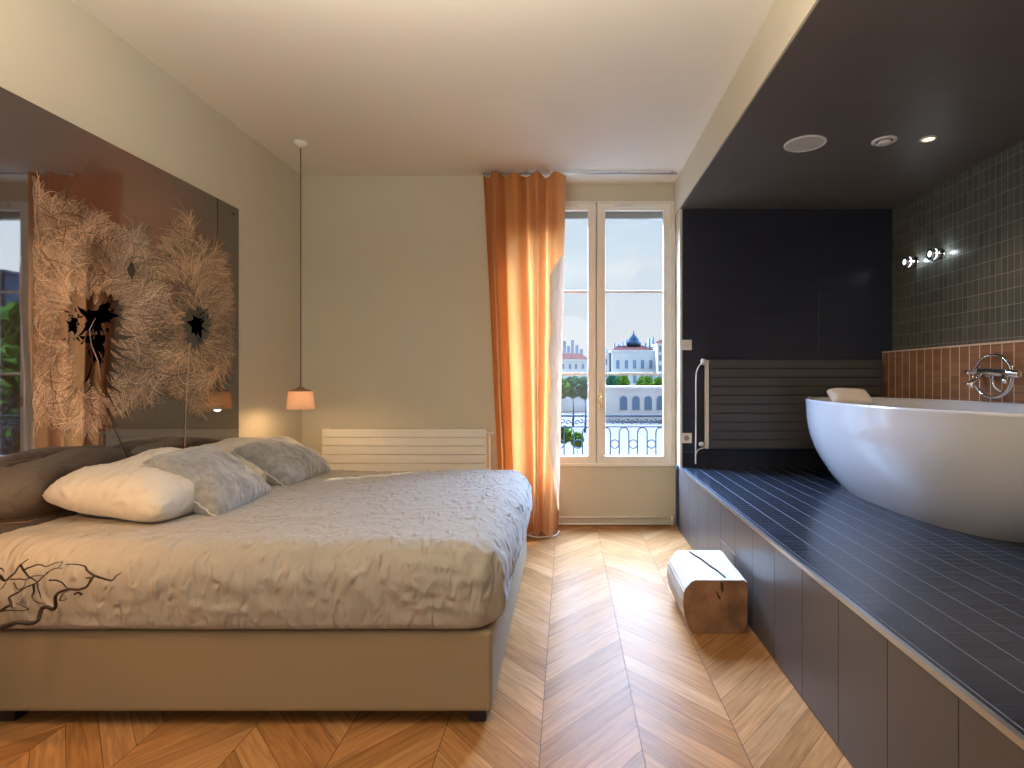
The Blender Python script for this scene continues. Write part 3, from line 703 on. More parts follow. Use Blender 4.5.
# ------------------------------------------------------------------ sockets
for (py, lab, nm) in ((345, 'ivory double light switch on the dark wall, upper of the two plates', 'light_switch'), (438, 'ivory power socket on the dark wall, lower of the two plates', 'power_socket')):
    c = P(119.5, 1, CY - py); t = empty(nm, c); tag(t, lab, 'switch' if nm == 'light_switch' else 'socket')
    h = .043
    bm = bmesh.new(); box(bm, (c.x - h, c.y - .009, c.z - h), (c.x + h, c.y, c.z + h), .003); finish('plate', bm, M_plate, t)
    if nm == 'light_switch':
        for s in (-1, 1):
            boxo('rocker', (c.x + s * .013 - .011, c.y - .013, c.z - .016), (c.x + s * .013 + .011, c.y - .009, c.z + .016), M_cable, t, .002)
    else:
        bm = bmesh.new(); lathe(bm, [(.0, -.0095), (.018, -.0098), (.021, -.0115), (.022, -.009)], c, 24, 'Y'); finish('socket_well', bm, basic('socket_grey', (.35, .33, .3, 1), .5), t)
        for s in (-1, 1):
            bm = bmesh.new(); lathe(bm, [(0, -.0102), (.003, -.0102), (.003, -.009)], (c.x + s * .0095, c.y, c.z), 8, 'Y'); finish('pin_hole', bm, M_slot, t)

# ------------------------------------------------------------------ bathtub
tub = empty('bathtub', P(243, .70, -89)); tag(tub, 'freestanding oval white bathtub on the black tiled platform', 'bathtub')
TC = (254.0, 393.0); TA, TB = 60.0, 130.0; ZR = -17.5
def tub_ring(ka, kb, z, dx=0, dyy=0, n=96, e=2.35):
    out = []
    for q in range(n):
        a = 2 * PI * q / n
        cx_, sy_ = math.cos(a), math.sin(a)
        x = TC[0] + dx + TA * ka * math.copysign(abs(cx_) ** (2 / e), cx_); y = TC[1] + dyy + TB * kb * math.copysign(abs(sy_) ** (2 / e), sy_)
        out.append(P(x, y / 559.5, z))
    return out
def skin(bm, rings, capend=False):
    R_ = [[bm.verts.new(p) for p in r] for r in rings]; n = len(R_[0])
    for A, B in zip(R_, R_[1:]):
        for k in range(n): bm.faces.new((A[k], B[k], B[(k + 1) % n], A[(k + 1) % n])).smooth = True
    if capend: bm.faces.new(R_[-1])
rings = [tub_ring(.955, .975, ZR - 1.2), tub_ring(.975, .985, ZR - .2), tub_ring(1.0, 1.0, ZR), tub_ring(1.012, 1.006, ZR - .8), tub_ring(1.012, 1.006, ZR - 2)]
H = 89 + ZR
for i in range(1, 26):
    t = i / 25
    k = (1 - t ** 2.6 * .35) if t < 1 else .65
    ka = 1.01 - .40 * t ** 2.3; kb = 1.004 - .30 * t ** 2.5
    rings.append(tub_ring(ka, kb, ZR - 2 - (H - 2) * t))
bm = bmesh.new(); skin(bm, rings, False); finish('outer_shell', bm, M_tub, tub)
rings = [tub_ring(.956, .976, ZR - 1.2)]
for i in range(1, 22):
    t = i / 21; rings.append(tub_ring(.955 - .33 * t ** 2, .975 - .3 * t ** 1.8, ZR - 1.2 - 52 * math.sin(t * PI / 2)))
bm = bmesh.new(); skin(bm, rings, True); finish('basin', bm, M_tub, tub)
o, _ = None, None
bmp, border = pillow_bm(36 * S, 20 * S, .10, 3.3, wr=0, nx=30, ny=20)
# headrest hangs over the far end of the rim
hr = finish('tub_headrest', bmp, M_tubp); hr.matrix_world = Matrix.Translation(P(250, .885, -17.0)) @ Matrix.Rotation(rad(35), 4, 'X')
tag(hr, 'cream padded headrest on the far end of the bathtub', 'headrest')
bm = bmesh.new()
for dx in (-12, ): lathe(bm, [(0, .006), (.018, .006), (.022, .002), (.018, 0), (0, 0)], tub_ring(.985, .988, ZR)[33], 20)
sd = finish('soap_dish', bm, M_chrome); tag(sd, 'small round metal dish on the tub rim beside the headrest', 'dish')

# ------------------------------------------------------------------ bath mixer
dm = .727; fx = XLg
mc = Vector((fx, dm * D, HC + 2 * S))
mt = empty('bath_mixer', mc); tag(mt, 'chrome wall mixer with coiled hose on the brown tiles above the bath', 'tap')
def F(px, py, out=0.0):   # a point on the ledge plane, then pulled out of it
    d = (315 - out / S) / (px - CX); return Vector((fx - out, d * D, HC + (CY - py) * d * S))
bm = bmesh.new(); a, b = F(979, 371, .06), F(1020, 374, .06); tube(bm, [a, a.lerp(b, .05), a.lerp(b, .95), b], [.018, .024, .024, .018], 18); finish('mixer_body', bm, M_chrome, mt)
bm = bmesh.new(); tube(bm, [F(966.5, 372.5, .06), F(970, 372.6, .06), F(971, 372.4, .06), F(980, 371.5, .06)], [.016, .016, .009, .009], 14); finish('lever_handle', bm, M_chrome, mt)
for px in (990, 1013):
    bm = bmesh.new(); tube(bm, [F(px, 373, 0), F(px, 373, .008), F(px, 373, .0085), F(px, 373, .06)], [.03, .03, .015, .015], 18); finish('wall_flange', bm, M_chrome, mt)
bm = bmesh.new(); tube(bm, cr([F(1004, 374, .06), F(1004.5, 375, .12), F(1005, 380, .15), F(1005, 382.5, .15)], 5), .014, 14); finish('spout', bm, M_chrome, mt)
bm = bmesh.new(); tube(bm, [F(982, 373, .075), F(976, 380, .11), F(971, 384, .13), F(969, 386, .138)], [.010, .014, .022, .024], 16); finish('hand_shower', bm, M_chrome, mt)
bm = bmesh.new(); pts = []
for q in range(97):
    a = q / 96 * 2 * PI * 2.15 + .4; r = .128 - .006 * (q / 96)
    pts.append(mc + Vector((-.035 - .022 * (q / 96), math.cos(a) * r * 1.22, math.sin(a) * r * 1.04 - .005)))
tube(bm, pts, .0075, 8); finish('hose', bm, M_chrome, mt)
bm = bmesh.new(); tube(bm, cr([F(993, 374, .06), F(993, 382, .055), F(996, 388, .05), F(1002, 392, .045)], 5), .007, 8); finish('hose_end', bm, M_chrome, mt)

# ------------------------------------------------------------------ wall spots and soffit fittings
M_led = emit('cool_white_led', (.75, .93, 1, 1), 3)
for (px, py, lab) in ((912, 262, 'round chrome wall light on the grey tiles, nearer the dark wall'), (938, 254, 'round chrome wall light on the grey tiles, nearer the camera')):
    d = 325 / (px + 4 - CX); c = Vector((XR, d * D, HC + (CY - py) * d * S))
    t = empty('wall_light', c); tag(t, lab, 'wall light', 'round wall lights above the bath')
    bm = bmesh.new(); lathe(bm, [(0, -.004), (.035, -.006), (.035, 0)], c, 24, 'X'); finish('mount', bm, M_chrome, t)
    bm = bmesh.new(); lathe(bm, [(0, -.006), (.02, -.006), (.02, -.03)], c, 20, 'X'); finish('neck', bm, M_leg, t)
    bm = bmesh.new(); lathe(bm, [(0, -.03), (.04, -.031), (.043, -.036), (.043, -.052), (.039, -.056), (.039, -.066), (.043, -.070), (.043, -.085), (.038, -.09), (.022, -.091)], c, 28, 'X'); finish('head', bm, M_chrome, t)
    bm = bmesh.new(); lathe(bm, [(.0, -.089), (.023, -.089)], c, 24, 'X'); finish('lens', bm, M_led, t)
    bm = bmesh.new(); lathe(bm, [(.0395, -.0565), (.0395, -.0655)], c, 24, 'X'); finish('light_slot', bm, M_led, t)
    l = bpy.data.lights.new('wall_light_beam', 'POINT'); l.energy = .35; l.color = (.8, .93, 1); l.shadow_soft_size = .006
    lo = bpy.data.objects.new('wall_light_beam', l); lo.location = c + Vector((-.045, -.055, .0)); col.objects.link(lo)
def sof(px, py): d = 169 / (CY - py); return Vector(((px - CX) * d * S, d * D, ZS))
c = sof(805, 143.5); t = empty('ceiling_speaker', c); tag(t, 'large round white ceiling speaker in the dark lowered ceiling', 'speaker')
bm = bmesh.new(); lathe(bm, [(.121, 0), (.121, -.005), (.113, -.008), (.108, -.006), (.108, 0)], c, 48); finish('rim', bm, M_cable, t)
bm = bmesh.new(); lathe(bm, [(.108, -.004), (.06, -.006), (0, -.007)], c, 48); finish('grille', bm, basic('speaker_mesh', (.55, .53, .48, 1), .6, bump=.6, bump_scale=500), t)
c = sof(884.5, 140.5); t = empty('air_valve', c); tag(t, 'round white air valve between the speaker and the small downlight', 'vent')
bm = bmesh.new(); lathe(bm, [(.07, 0), (.07, -.006), (.058, -.012), (.048, -.008), (.046, 0)], c, 40); finish('rim', bm, M_cable, t)
bm = bmesh.new(); lathe(bm, [(.036, -.006), (.038, -.014), (.028, -.019), (0, -.02)], c, 32); finish('disc', bm, M_cable, t)
bm = bmesh.new(); lathe(bm, [(.047, -.001), (0, -.001)], c, 32); finish('opening', bm, M_slot, t)
c = sof(928.5, 138.5); t = empty('downlight', c); tag(t, 'small lit round downlight in the dark lowered ceiling', 'downlight')
bm = bmesh.new(); lathe(bm, [(.047, 0), (.047, -.005), (.036, -.009), (.033, -.002)], c, 36); finish('rim', bm, M_cable, t)
bm = bmesh.new(); lathe(bm, [(.034, -.003), (0, -.0035)], c, 32); finish('lamp_face', bm, emit('warm_downlight', (1, .72, .42, 1), 3), t)
l = bpy.data.lights.new('downlight_beam', 'SPOT'); l.energy = 22; l.color = (1, .72, .45); l.spot_size = rad(110); l.spot_blend = .8; l.shadow_soft_size = .03
lo = bpy.data.objects.new('downlight_beam', l); lo.location = c + Vector((0, 0, -.03)); col.objects.link(lo)
# further downlights of the row, outside the picture
for d in (.42, .1):
    l2 = l.copy(); lo = bpy.data.objects.new('downlight_beam', l2); lo.location = (c.x, d * D, ZS - .03); col.objects.link(lo)
    cc = Vector((c.x, d * D, ZS)); t = empty('downlight', cc); tag(t, 'small lit round downlight out of the picture near the camera', 'downlight', 'downlights near the camera')
    bm = bmesh.new(); lathe(bm, [(.047, 0), (.047, -.005), (.036, -.009), (.033, -.002)], cc, 24); finish('rim', bm, M_cable, t)

# ------------------------------------------------------------------ log stool
L0, L1 = .598, .694
prof = [(262, 290), (515, 290), (523, 312), (520, 515), (490, 546), (272, 549), (240, 515), (222, 470), (209, 400), (216, 340), (238, 312)]
def lp(x, y, d):
    px, py = 640 + x / 4.8, 520 + y / 4.8
    return Vector(((px - CX) * .598 * S, d * D, max(.001, HC + (CY - py) * .598 * S)))
log = empty('log_stool', (90 * S, .646 * D, 0)); tag(log, 'hewn section of tree trunk on the parquet beside the platform', 'stool')
bm = bmesh.new(); N = 14; rings = []
for k in range(N + 1):
    t = k / N; d = L0 + (L1 - L0) * t; ring = []
    for (x, y) in prof:
        p = lp(x, y, d)
        n1 = noise.noise(Vector((x * .01, y * .01, t * 2.2))) * .008
        p.x += n1 - .004; p.z = max(.001, p.z + (noise.noise(Vector((y * .01, x * .01, t * 2))) * .006 if y < 500 else 0) + (.012 * t if y < 300 else 0)); ring.append(bm.verts.new(p))
    rings.append(ring)
n = len(prof)
for A, B in zip(rings, rings[1:]):
    for k in range(n): bm.faces.new((A[k], A[(k + 1) % n], B[(k + 1) % n], B[k]))
es = [e for e in bm.edges if abs(e.verts[0].co.y - e.verts[1].co.y) > .01]
f1 = bm.faces.new(rings[0][::-1]); f2 = bm.faces.new(rings[-1])
bmesh.ops.recalc_face_normals(bm, faces=bm.faces)
bmesh.ops.bevel(bm, geom=es, offset=.007, segments=2, affect='EDGES')
for f in bm.faces:
    if abs(f.normal.y) > .9: f.material_index = 1
finish('trunk', bm, [M_log, M_logend], log)
# crack along top and on end
bm = bmesh.new()
zt_l = lp(300, 290, L0).z
pts = [(88 + 0, .700), (92, .68), (90, .665), (95, .64), (94, .62), (98, .6)]
prev = None
for i, (X, d) in enumerate([(84, .688), (86, .675), (89, .66), (91, .642), (94, .622), (95.5, .604)]):
    w = .0016 + .0012 * (i % 2); z = zt_l + .012 * (d - L0) / (L1 - L0) + .008
    a, b = bm.verts.new((X * S - w, d * D, z)), bm.verts.new((X * S + w, d * D, z))
    if prev: bm.faces.new((prev[0], prev[1], b, a))
    prev = (a, b)
r = bmesh.ops.extrude_face_region(bm, geom=bm.faces[:]); bmesh.ops.translate(bm, verts=[v for v in r['geom'] if isinstance(v, bmesh.types.BMVert)], vec=(0, 0, -.02))
finish('top_crack', bm, M_crack, log)
bm = bmesh.new()
vs = [bm.verts.new(lp(x, y, L0) + Vector((0, -.0008, 0))) for x, y in ((385, 300), (398, 296), (402, 330), (398, 352), (388, 335))]; bm.faces.new(vs)
vs = [bm.verts.new(lp(x, y, L0) + Vector((0, -.0008, 0))) for x, y in ((362, 338), (368, 342), (388, 372), (385, 388), (374, 372))]; bm.faces.new(vs)
r = bmesh.ops.extrude_face_region(bm, geom=bm.faces[:]); bmesh.ops.translate(bm, verts=[v for v in r['geom'] if isinstance(v, bmesh.types.BMVert)], vec=(0, .01, 0))
finish('end_crack', bm, M_crack, log)

# ------------------------------------------------------------------ curtain
cu = empty('curtain', (-45 * S, .98 * D, 0)); tag(cu, 'long ochre orange curtain gathered at the left of the window', 'curtain')
def curt_pt(u, z):
    """u 0..1 across, z height (m) -> x, y"""
    t = (ZC - z) / ZC     # 0 top .. 1 bottom
    xl = (483 + 14 * min(1, t * 1.2) - CX) * .975; xr = (566 - 8 * t - CX) * .978
    x = xl + (xr - xl) * u
    nf = 4.3
    ph = u * nf * 2 * PI + .8 * math.sin(t * 2.2 + u * 5) + .5 * noise.noise(Vector((u * 4, t * 1.5, 0)))
    amp = 7.5 + 2.6 * math.sin(u * 9 + 1) + 1.2 * noise.noise(Vector((u * 6, t * 3, 4)))
    x += 2.0 * math.sin(ph * .5 + 1.0) * (.4 + .6 * t) * (1 if .03 < u < .97 else 0)
    y = .976 * 559.5 + amp * math.sin(ph) + 2.5 * noise.noise(Vector((u * 3, t * 4, 9)))
    y = min(y, 555.5) if x < -58 else y
    if x > -58: y += 0
    return x * S, y / 559.5 * D
bm = bmesh.new(); NU, NZ = 150, 90; grid = {}
ztop = HC + 199 * S
for i in range(NU + 1):
    for j in range(NZ + 1):
        u = i / NU; z = .006 + (ztop - .006) * (1 - j / NZ)
        x, y = curt_pt(u, z)
        if j == 0: z += .010 * abs(math.sin(u * 21)) - .008
        grid[i, j] = bm.verts.new((x, y, z))
for i in range(NU):
    for j in range(NZ): bm.faces.new((grid[i, j], grid[i, j + 1], grid[i + 1, j + 1], grid[i + 1, j])).smooth = True
cf = finish('fabric', bm, M_curt, cu)
# pale lining turned out along the window edge
bm = bmesh.new(); g2 = {}
for i in range(13):
    for j in range(71):
        t = j / 70; z = HC + (118 - 245 * t) * S
        x, y = curt_pt(1, z); u = i / 12; y = min(curt_pt(1 - q * .02, z)[1] for q in range(10)) + .004
        wob = noise.noise(Vector((u * 2, t * 9, 2)))
        wd = (14 - 6 * t + 3 * wob) * min(1, t * 9 + .15) * min(1, (1 - t) * 5 + .1)
        X = x + .004 - u * wd * S * 1.0 + .004 * wob
        Y = y - u * wd * S * 1.15 - .006 * noise.noise(Vector((u * 3, t * 14, 7)))
        g2[i, j] = bm.verts.new((X, Y, z))
for i in range(12):
    for j in range(70): bm.faces.new((g2[i, j], g2[i, j + 1], g2[i + 1, j + 1], g2[i + 1, j])).smooth = True
finish('lining', bm, M_lining, cu)
rail = empty('curtain_rail', (10 * S, .976 * D, ZC)); tag(rail, 'thin metal curtain rail fixed under the ceiling above the window', 'curtain rail')
bm = bmesh.new(); tube(bm, [((483 - CX) * .976 * S, .975 * D, ZC - .022), ((677 - CX) * .976 * S, .975 * D, ZC - .022)], .008, 10); finish('rod', bm, M_alu, rail)
for px in (486, 527, 548, 620, 672):
    bm = bmesh.new(); x = (px - CX) * .976 * S; tube(bm, [(x, .975 * D, ZC), (x, .975 * D, ZC - .02)], .005, 8); finish('bracket', bm, M_alu, rail)
for px in (488, 498, 506, 512, 526, 531, 546, 560, 564):
    bm = bmesh.new(); x = (px - CX) * .976 * S; tube(bm, [(x, .975 * D + .014 * math.cos(2 * PI * k / 14), ZC - .026 + .014 * math.sin(2 * PI * k / 14)) for k in range(14)], .0022, 5, closed=True); finish('ring', bm, M_chrome, rail)

# cable on the floor
bm = bmesh.new(); tube(bm, cr([(-52 * S, .90 * D, .006), (-44 * S, .955 * D, .008), (-38 * S, .962 * D, .014), (-30 * S, .955 * D, .008), (-20 * S, .958 * D, .006), (-11 * S, .968 * D, .006), (-8 * S, .995 * D, .006)], 6), .006, 8)
tag(finish('cable', bm, M_cable), 'white cable lying on the floor at the foot of the curtain', 'cable')

# ------------------------------------------------------------------ branches with vase
tw = empty('branch_arrangement', (-252 * S, .40 * D, 0)); tag(tw, 'dark curly twigs reaching in front of the bed from the left', 'branches')
dt = .405
def tq(x, y, dd=0): # zoom coords of the twig detail (7.314x, origin 0,540)
    px, py = x / 7.314, 540 + y / 7.314
    d = dt + dd; return Vector(((px - CX) * d * S, d * D, HC + (CY - py) * d * S))
vx_, vy_ = -250 * S, .385 * D
bm = bmesh.new(); lathe(bm, [(0, 0), (.05, 0), (.06, .05), (.055, .16), (.035, .25), (.03, .34), (.038, .36), (.032, .358), (.027, .33), (.0, .32)], (vx_ - .02, vy_, 0), 28); finish('vase', bm, M_vase, tw)
base = Vector((vx_ - .02, vy_, .36))
twigs = [
 ([(-260, 690), (-60, 660), (0, 640), (60, 625), (120, 600), (200, 608), (255, 600), (285, 570), (305, 505), (345, 492), (390, 505), (408, 480), (405, 420), (430, 385), (490, 362), (560, 362), (620, 350), (655, 310), (660, 280), (630, 278)], .0075, .0022),
 ([(655, 310), (690, 262), (740, 278), (820, 296), (850, 260), (888, 235)], .0035, .001),
 ([(690, 262), (640, 225), (615, 190), (540, 176), (480, 182)], .003, .001),
 ([(-200, 560), (-40, 525), (0, 520), (40, 495), (80, 470), (65, 430), (90, 405), (150, 370), (200, 340), (260, 318), (325, 260), (400, 210), (455, 207)], .0055, .001),
 ([(-220, 250), (-40, 270), (0, 265), (35, 300), (75, 270), (110, 235), (150, 180), (210, 140)], .006, .0012),
 ([(75, 290), (140, 285), (190, 290), (240, 265), (320, 258), (345, 235)], .0022, .0008),
 ([(180, 215), (240, 190), (300, 180), (340, 195), (400, 170), (458, 160), (430, 195)], .0022, .0008),
 ([(355, 290), (420, 298), (460, 320), (490, 350), (540, 358)], .0025, .001),
 ([(245, 320), (250, 380), (235, 415), (270, 455), (330, 465)], .003, .001),
 ([(270, 330), (290, 390), (300, 430)], .002, .0008),
 ([(150, 180), (180, 235), (215, 270), (262, 300), (280, 330)], .0026, .001),
 ([(-60, 540), (0, 525), (60, 515), (150, 516), (210, 508), (160, 480), (120, 460)], .0026, .0008),
 ([(80, 470), (95, 505)], .002, .001),
 ([(430, 440), (455, 400), (480, 380), (500, 375)], .002, .0008), ([(430, 445), (470, 440), (495, 425)], .0015, .0007),
 ([(545, 395), (575, 385), (600, 397), (580, 402)], .0028, .0012),
 ([(-60, 210), (0, 205), (20, 215), (30, 230)], .002, .0008),
 ([(-100, 400), (-40, 370), (0, 360), (25, 340), (40, 310)], .002, .001),
 ([(100, 310), (120, 350), (150, 358), (180, 330), (185, 290)], .0018, .0008),
 ([(-150, -60), (-40, -90), (0, -108), (80, -122), (150, -128), (270, -148)], .005, .0015),
]
bm = bmesh.new()
for i, (pl_, r0, r1) in enumerate(twigs):
    pts = cr([tq(x, y, -.006 * math.sin(i * 2.1 + k * .5)) for k, (x, y) in enumerate(pl_)], 4)
    if pl_[0][0] < -90: pts = cr([base, base.lerp(pts[0], .5) + Vector((-.0, 0, .02)), pts[0]], 5)[:-1] + pts
    pts = [p + Vector((noise.noise(p * 60), 0, noise.noise(p * 60 + Vector((9, 9, 9))))) * .0022 for p in pts]
    n = len(pts); tube(bm, pts, [1.3 * (r0 + (r1 - r0) * k / (n - 1)) for k in range(n)], 6)
finish('twigs', bm, M_twig, tw)

# ------------------------------------------------------------------ outside
def hz(c, f=.0): return (c[0], c[1], c[2], 1)
M_fac = basic('pale_stone_facade', (.52, .53, .51, 1), .9, noise_amt=.08, noise_scale=.3, Specular_IOR_Level=0.0)
M_fac2 = basic('cream_stone_facade', (.60, .56, .52, 1), .9, noise_amt=.08, noise_scale=.3, Specular_IOR_Level=0.0)
M_roof = basic('terracotta_roof', (.030, .012, .010, 1), .9, noise_amt=.15, noise_scale=1, Specular_IOR_Level=0.0)
M_slate = basic('blue_slate_roof', (.02, .035, .05, 1), .9, Specular_IOR_Level=0.0)
M_far = basic('hazy_slate', (.16, .20, .25, 1), .9, Specular_IOR_Level=0.0)
M_win = basic('dark_far_window', (.14, .20, .27, 1), .9, Specular_IOR_Level=0.0)
M_leafa = basic('bright_foliage', (.05, .095, .012, 1), .9, noise_amt=.5, noise_scale=1.5, Specular_IOR_Level=0.0)
M_leafb = basic('dark_foliage', (.02, .07, .035, 1), .9, noise_amt=.5, noise_scale=1.5, Specular_IOR_Level=0.0)
M_quay = basic('pale_quay_ground', (.052, .043, .040, 1), .9, noise_amt=.05, noise_scale=.05, Specular_IOR_Level=0.0)
GZ = -6.5
def ox(px, Y): return (px - CX) / 559.5 * Y
def oz(py, Y): return HC + (CY - py) / 559.5 * Y
struct(boxo('ground_outside', (-60, 8, GZ - .5), (260, 420, GZ), M_quay), 'pale street below the window')
def building(Y, x0, x1, ytop, wins, wsize, roof_py, mat, roofmat, label, depth=14, mansard=True, doorcols=None, cornice=True, arch=False):
    t = empty('building', (ox((x0 + x1) / 2, Y), Y, GZ)); tag(t, label, 'building')
    boxo('wall', (ox(x0, Y), Y, GZ), (ox(x1, Y), Y + depth, oz(ytop, Y)), mat, t)
    if cornice: boxo('cornice', (ox(x0, Y) - .3, Y - .5, oz(ytop, Y) - .1), (ox(x1, Y) + .3, Y + depth, oz(ytop, Y) + .35), mat, t)
    if roof_py is not None:
        bm = bmesh.new(); z0, z1 = oz(ytop, Y) + .35, oz(roof_py, Y); xa, xb = ox(x0, Y), ox(x1, Y); ins = min((xb - xa) * .2, 3)
        v = [bm.verts.new(p) for p in ((xa, Y, z0), (xb, Y, z0), (xb, Y + depth, z0), (xa, Y + depth, z0), (xa + ins, Y + depth * .5, z1), (xb - ins, Y + depth * .5, z1))]
        for q in ((0, 1, 5, 4), (1, 2, 5), (2, 3, 4, 5), (3, 0, 4), (3, 2, 1, 0)): bm.faces.new([v[k] for k in q])
        finish('roof', bm, roofmat, t)
    for (px, py) in wins:
        X, Z = ox(px, Y), oz(py, Y); w, h = wsize[0] / 2 / 559.5 * Y, wsize[1] / 2 / 559.5 * Y
        bm = bmesh.new()
        if arch:
            pts = [(X - w, Z - h), (X + w, Z - h)] + [(X + w * math.cos(a), Z + h - w + w * math.sin(a)) for a in [PI * q / 10 for q in range(11)]]
            A = [bm.verts.new((x, Y - .12, z)) for x, z in pts]; B = [bm.verts.new((x, Y + .1, z)) for x, z in pts]
            bm.faces.new(A); bm.faces.new(B[::-1])
            for k in range(len(A)): bm.faces.new((A[k - 1], A[k], B[k], B[k - 1]))
            finish('arched_window', bm, M_win, t)
        else:
            box(bm, (X - w, Y - .08, Z - h), (X + w, Y + .1, Z + h)); 
            wo = finish('window', bm, M_win, t)
            boxo('window_surround', (X - w * 1.25, Y - .22, Z + h), (X + w * 1.25, Y, Z + h + .3), mat, wo)
    return t
b1 = building(150, 611.5, 655.5, 351.5, [(px, py) for px in (617.9, 626.4, 634.6, 642.5, 650.7) for py in (364.5, 379)], (3.2, 8.5), 344, M_fac, M_roof, 'pale blue-grey palace facade with domed roof seen in the right casement')
bm = bmesh.new(); Y = 154; c = (ox(635, Y), Y + 3, oz(345, Y)); r = 6 / 559.5 * Y
lathe(bm, [(r * 1.25, 0), (r * 1.25, .8), (r, 1.0), (r * .9, 1.6), (r * .55, 2.5), (r * .2, 3.1), (.15, 3.4), (.1, 4.2), (0, 4.3)], c, 20); finish('dome', bm, M_slate, b1)
for px, ph in ((614, 341), (618, 342), (622, 340), (626, 337), (645, 341), (649, 336), (652.5, 335)):
    Y = 155; boxo('chimney', (ox(px, Y), Y, oz(348, Y)), (ox(px + 1.2, Y), Y + 2, oz(ph + 2, Y)), M_far, b1)
building(146, 657.5, 690, 345, [(px, py) for px in (660.3, 668, 676) for py in (349, 358, 368, 379)], (2.6, 5.5), 338, M_fac, M_roof, 'taller pale building at the right edge of the window view')
building(152, 596, 609.5, 353, [(px, py) for px in (600, 606) for py in (362, 374)], (2.5, 6), 346, M_fac2, M_slate, 'narrow pale building hidden by the window post')
bl = building(130, 545, 590, 361, [(px, py) for px in (550, 557, 563, 570, 576, 583) for py in (366.5, 380.5)], (2.4, 5), 352, M_fac, M_roof, 'pale building with a terracotta roof seen in the left casement')
for px, ph in ((563, 341), (567, 346), (571, 340), (575.5, 345), (580, 349)):
    Y = 165; tag(boxo('far_tower', (ox(px, Y), Y, GZ), (ox(px + 3.0, Y), Y + 4, oz(ph, Y)), M_far), 'distant grey-blue block behind the terracotta roof', 'tower', 'distant blocks behind the terracotta roof')
building(100, 604.5, 700, 388.5, [(px, 403) for px in (623.7, 636, 648.3, 660.4, 672.7, 685)], (7.2, 14), None, M_fac2, M_roof, 'low pale arcade with arched openings seen in the right casement', depth=6, arch=True)
def tree(x, y, h, w, mat, label, seed):
    t = empty('tree', (x, y, GZ)); tag(t, label, 'tree', 'trees along the quay')
    rnd = random.Random(seed)
    bm = bmesh.new(); tube(bm, [(x, y, GZ), (x + .1, y, GZ + h * .3), (x, y, GZ + h - w * .6)], [w * .06, w * .045, w * .02], 8); finish('trunk', bm, M_twig, t)
    bm = bmesh.new()
    for k in range(int(900)):
        a = rnd.uniform(0, 2 * PI); e = math.acos(rnd.uniform(-1, 1)); r = rnd.uniform(.35, 1) ** .5
        c = Vector((x + w / 2 * r * math.sin(e) * math.cos(a), y + w / 2 * r * math.sin(e) * math.sin(a), GZ + h - w * .55 + w * .55 * r * math.cos(e)))
        s = w * rnd.uniform(.05, .10)
        nrm = Vector((rnd.gauss(0, 1), rnd.gauss(0, 1), rnd.gauss(0, 1))).normalized(); tt = nrm.orthogonal().normalized(); bb_ = nrm.cross(tt)
        bm.faces.new([bm.verts.new(c + tt * s * math.cos(q) + bb_ * s * .7 * math.sin(q) + nrm * s * .25 * math.cos(2 * q)) for q in (0, 1.05, 2.1, 3.14, 4.19, 5.24)])
    finish('crown', bm, mat, t)
for i, (px, py, Y, wpx, m, lab) in enumerate((
    (560, 378, 85, 19, 0, 'bright green quay tree seen beside the curtain edge'), (573, 376, 90, 20, 1, 'dark green quay tree in the left casement, beside the bright one'),
    (585, 377, 80, 20, 1, 'dark green quay tree in the left casement, next to the middle post'), (547, 380, 98, 14, 0, 'bright green quay tree hidden behind the curtain'),
    (612, 375, 118, 12, 1, 'dark green tree above the arcade, at its left end'), (623, 375, 120, 13, 0, 'bright green tree above the arcade, left of centre'),
    (645, 376, 119, 18, 0, 'bright green tree above the arcade, right of centre'), (659, 377, 121, 12, 0, 'bright green tree above the arcade at the right'),
    (564, 426, 26, 16, 0, 'low bright green tree behind the railing in the left casement'), (577, 432, 24, 14, 0, 'low green bush behind the railing near the middle post'))):
    tree(ox(px, Y), Y, oz(py, Y) - GZ, wpx / 559.5 * Y, M_leafa if m == 0 else M_leafb, lab, i)
for i, (x, y, h, w) in enumerate(((25.2, 30.5, 11.6, 6), (44, 49, 12.8, 8), (18.4, 22.6, 9.0, 4), (35.2, 38.8, 10.5, 5), (60, 64, 14, 10))):
    tree(x, y, h, w, M_leafb if i % 2 else M_leafa, 'green street tree off to the right, seen only mirrored in the glossy panel', 50 + i)
building(120, 0, 0, 0, [], (1, 1), None, M_slate, M_slate, '') if False else None
tb = empty('building', (94, 100, GZ)); tag(tb, 'tall grey building far right, seen only mirrored in the glossy panel', 'building')
boxo('wall', (96, 100, GZ), (108, 112, 20), M_slate, tb); boxo('roof', (95.7, 99.5, 20), (108.3, 112.5, 20.6), M_slate, tb)

# ------------------------------------------------------------------ light
w = bpy.data.worlds.new('sky'); sc.world = w; w.use_nodes = True; nt = w.node_tree; nt.nodes.clear()
N_ = nt.nodes.new; Lk = nt.links.new
tc = N_('ShaderNodeTexCoord'); sp = N_('ShaderNodeSeparateXYZ'); Lk(tc.outputs['Generated'], sp.inputs[0])
rp = N_('ShaderNodeValToRGB'); Lk(sp.outputs['Z'], rp.inputs[0])
E = rp.color_ramp; E.elements[0].position = 0; E.elements[0].color = (.90, .86, .86, 1); E.elements[1].position = .32; E.elements[1].color = (.62, .78, .93, 1)
e = E.elements.new(.10); e.color = (.80, .86, .93, 1)
e = E.elements.new(.45); e.color = (.36, .58, 1.0, 1)
nz = N_('ShaderNodeTexNoise'); nz.inputs['Scale'].default_value = 5; nz.inputs['Detail'].default_value = 6
mpn = N_('ShaderNodeMapping'); mpn.inputs['Scale'].default_value = (1, 1, 3.5); Lk(tc.outputs['Generated'], mpn.inputs[0]); Lk(mpn.outputs[0], nz.inputs['Vector'])
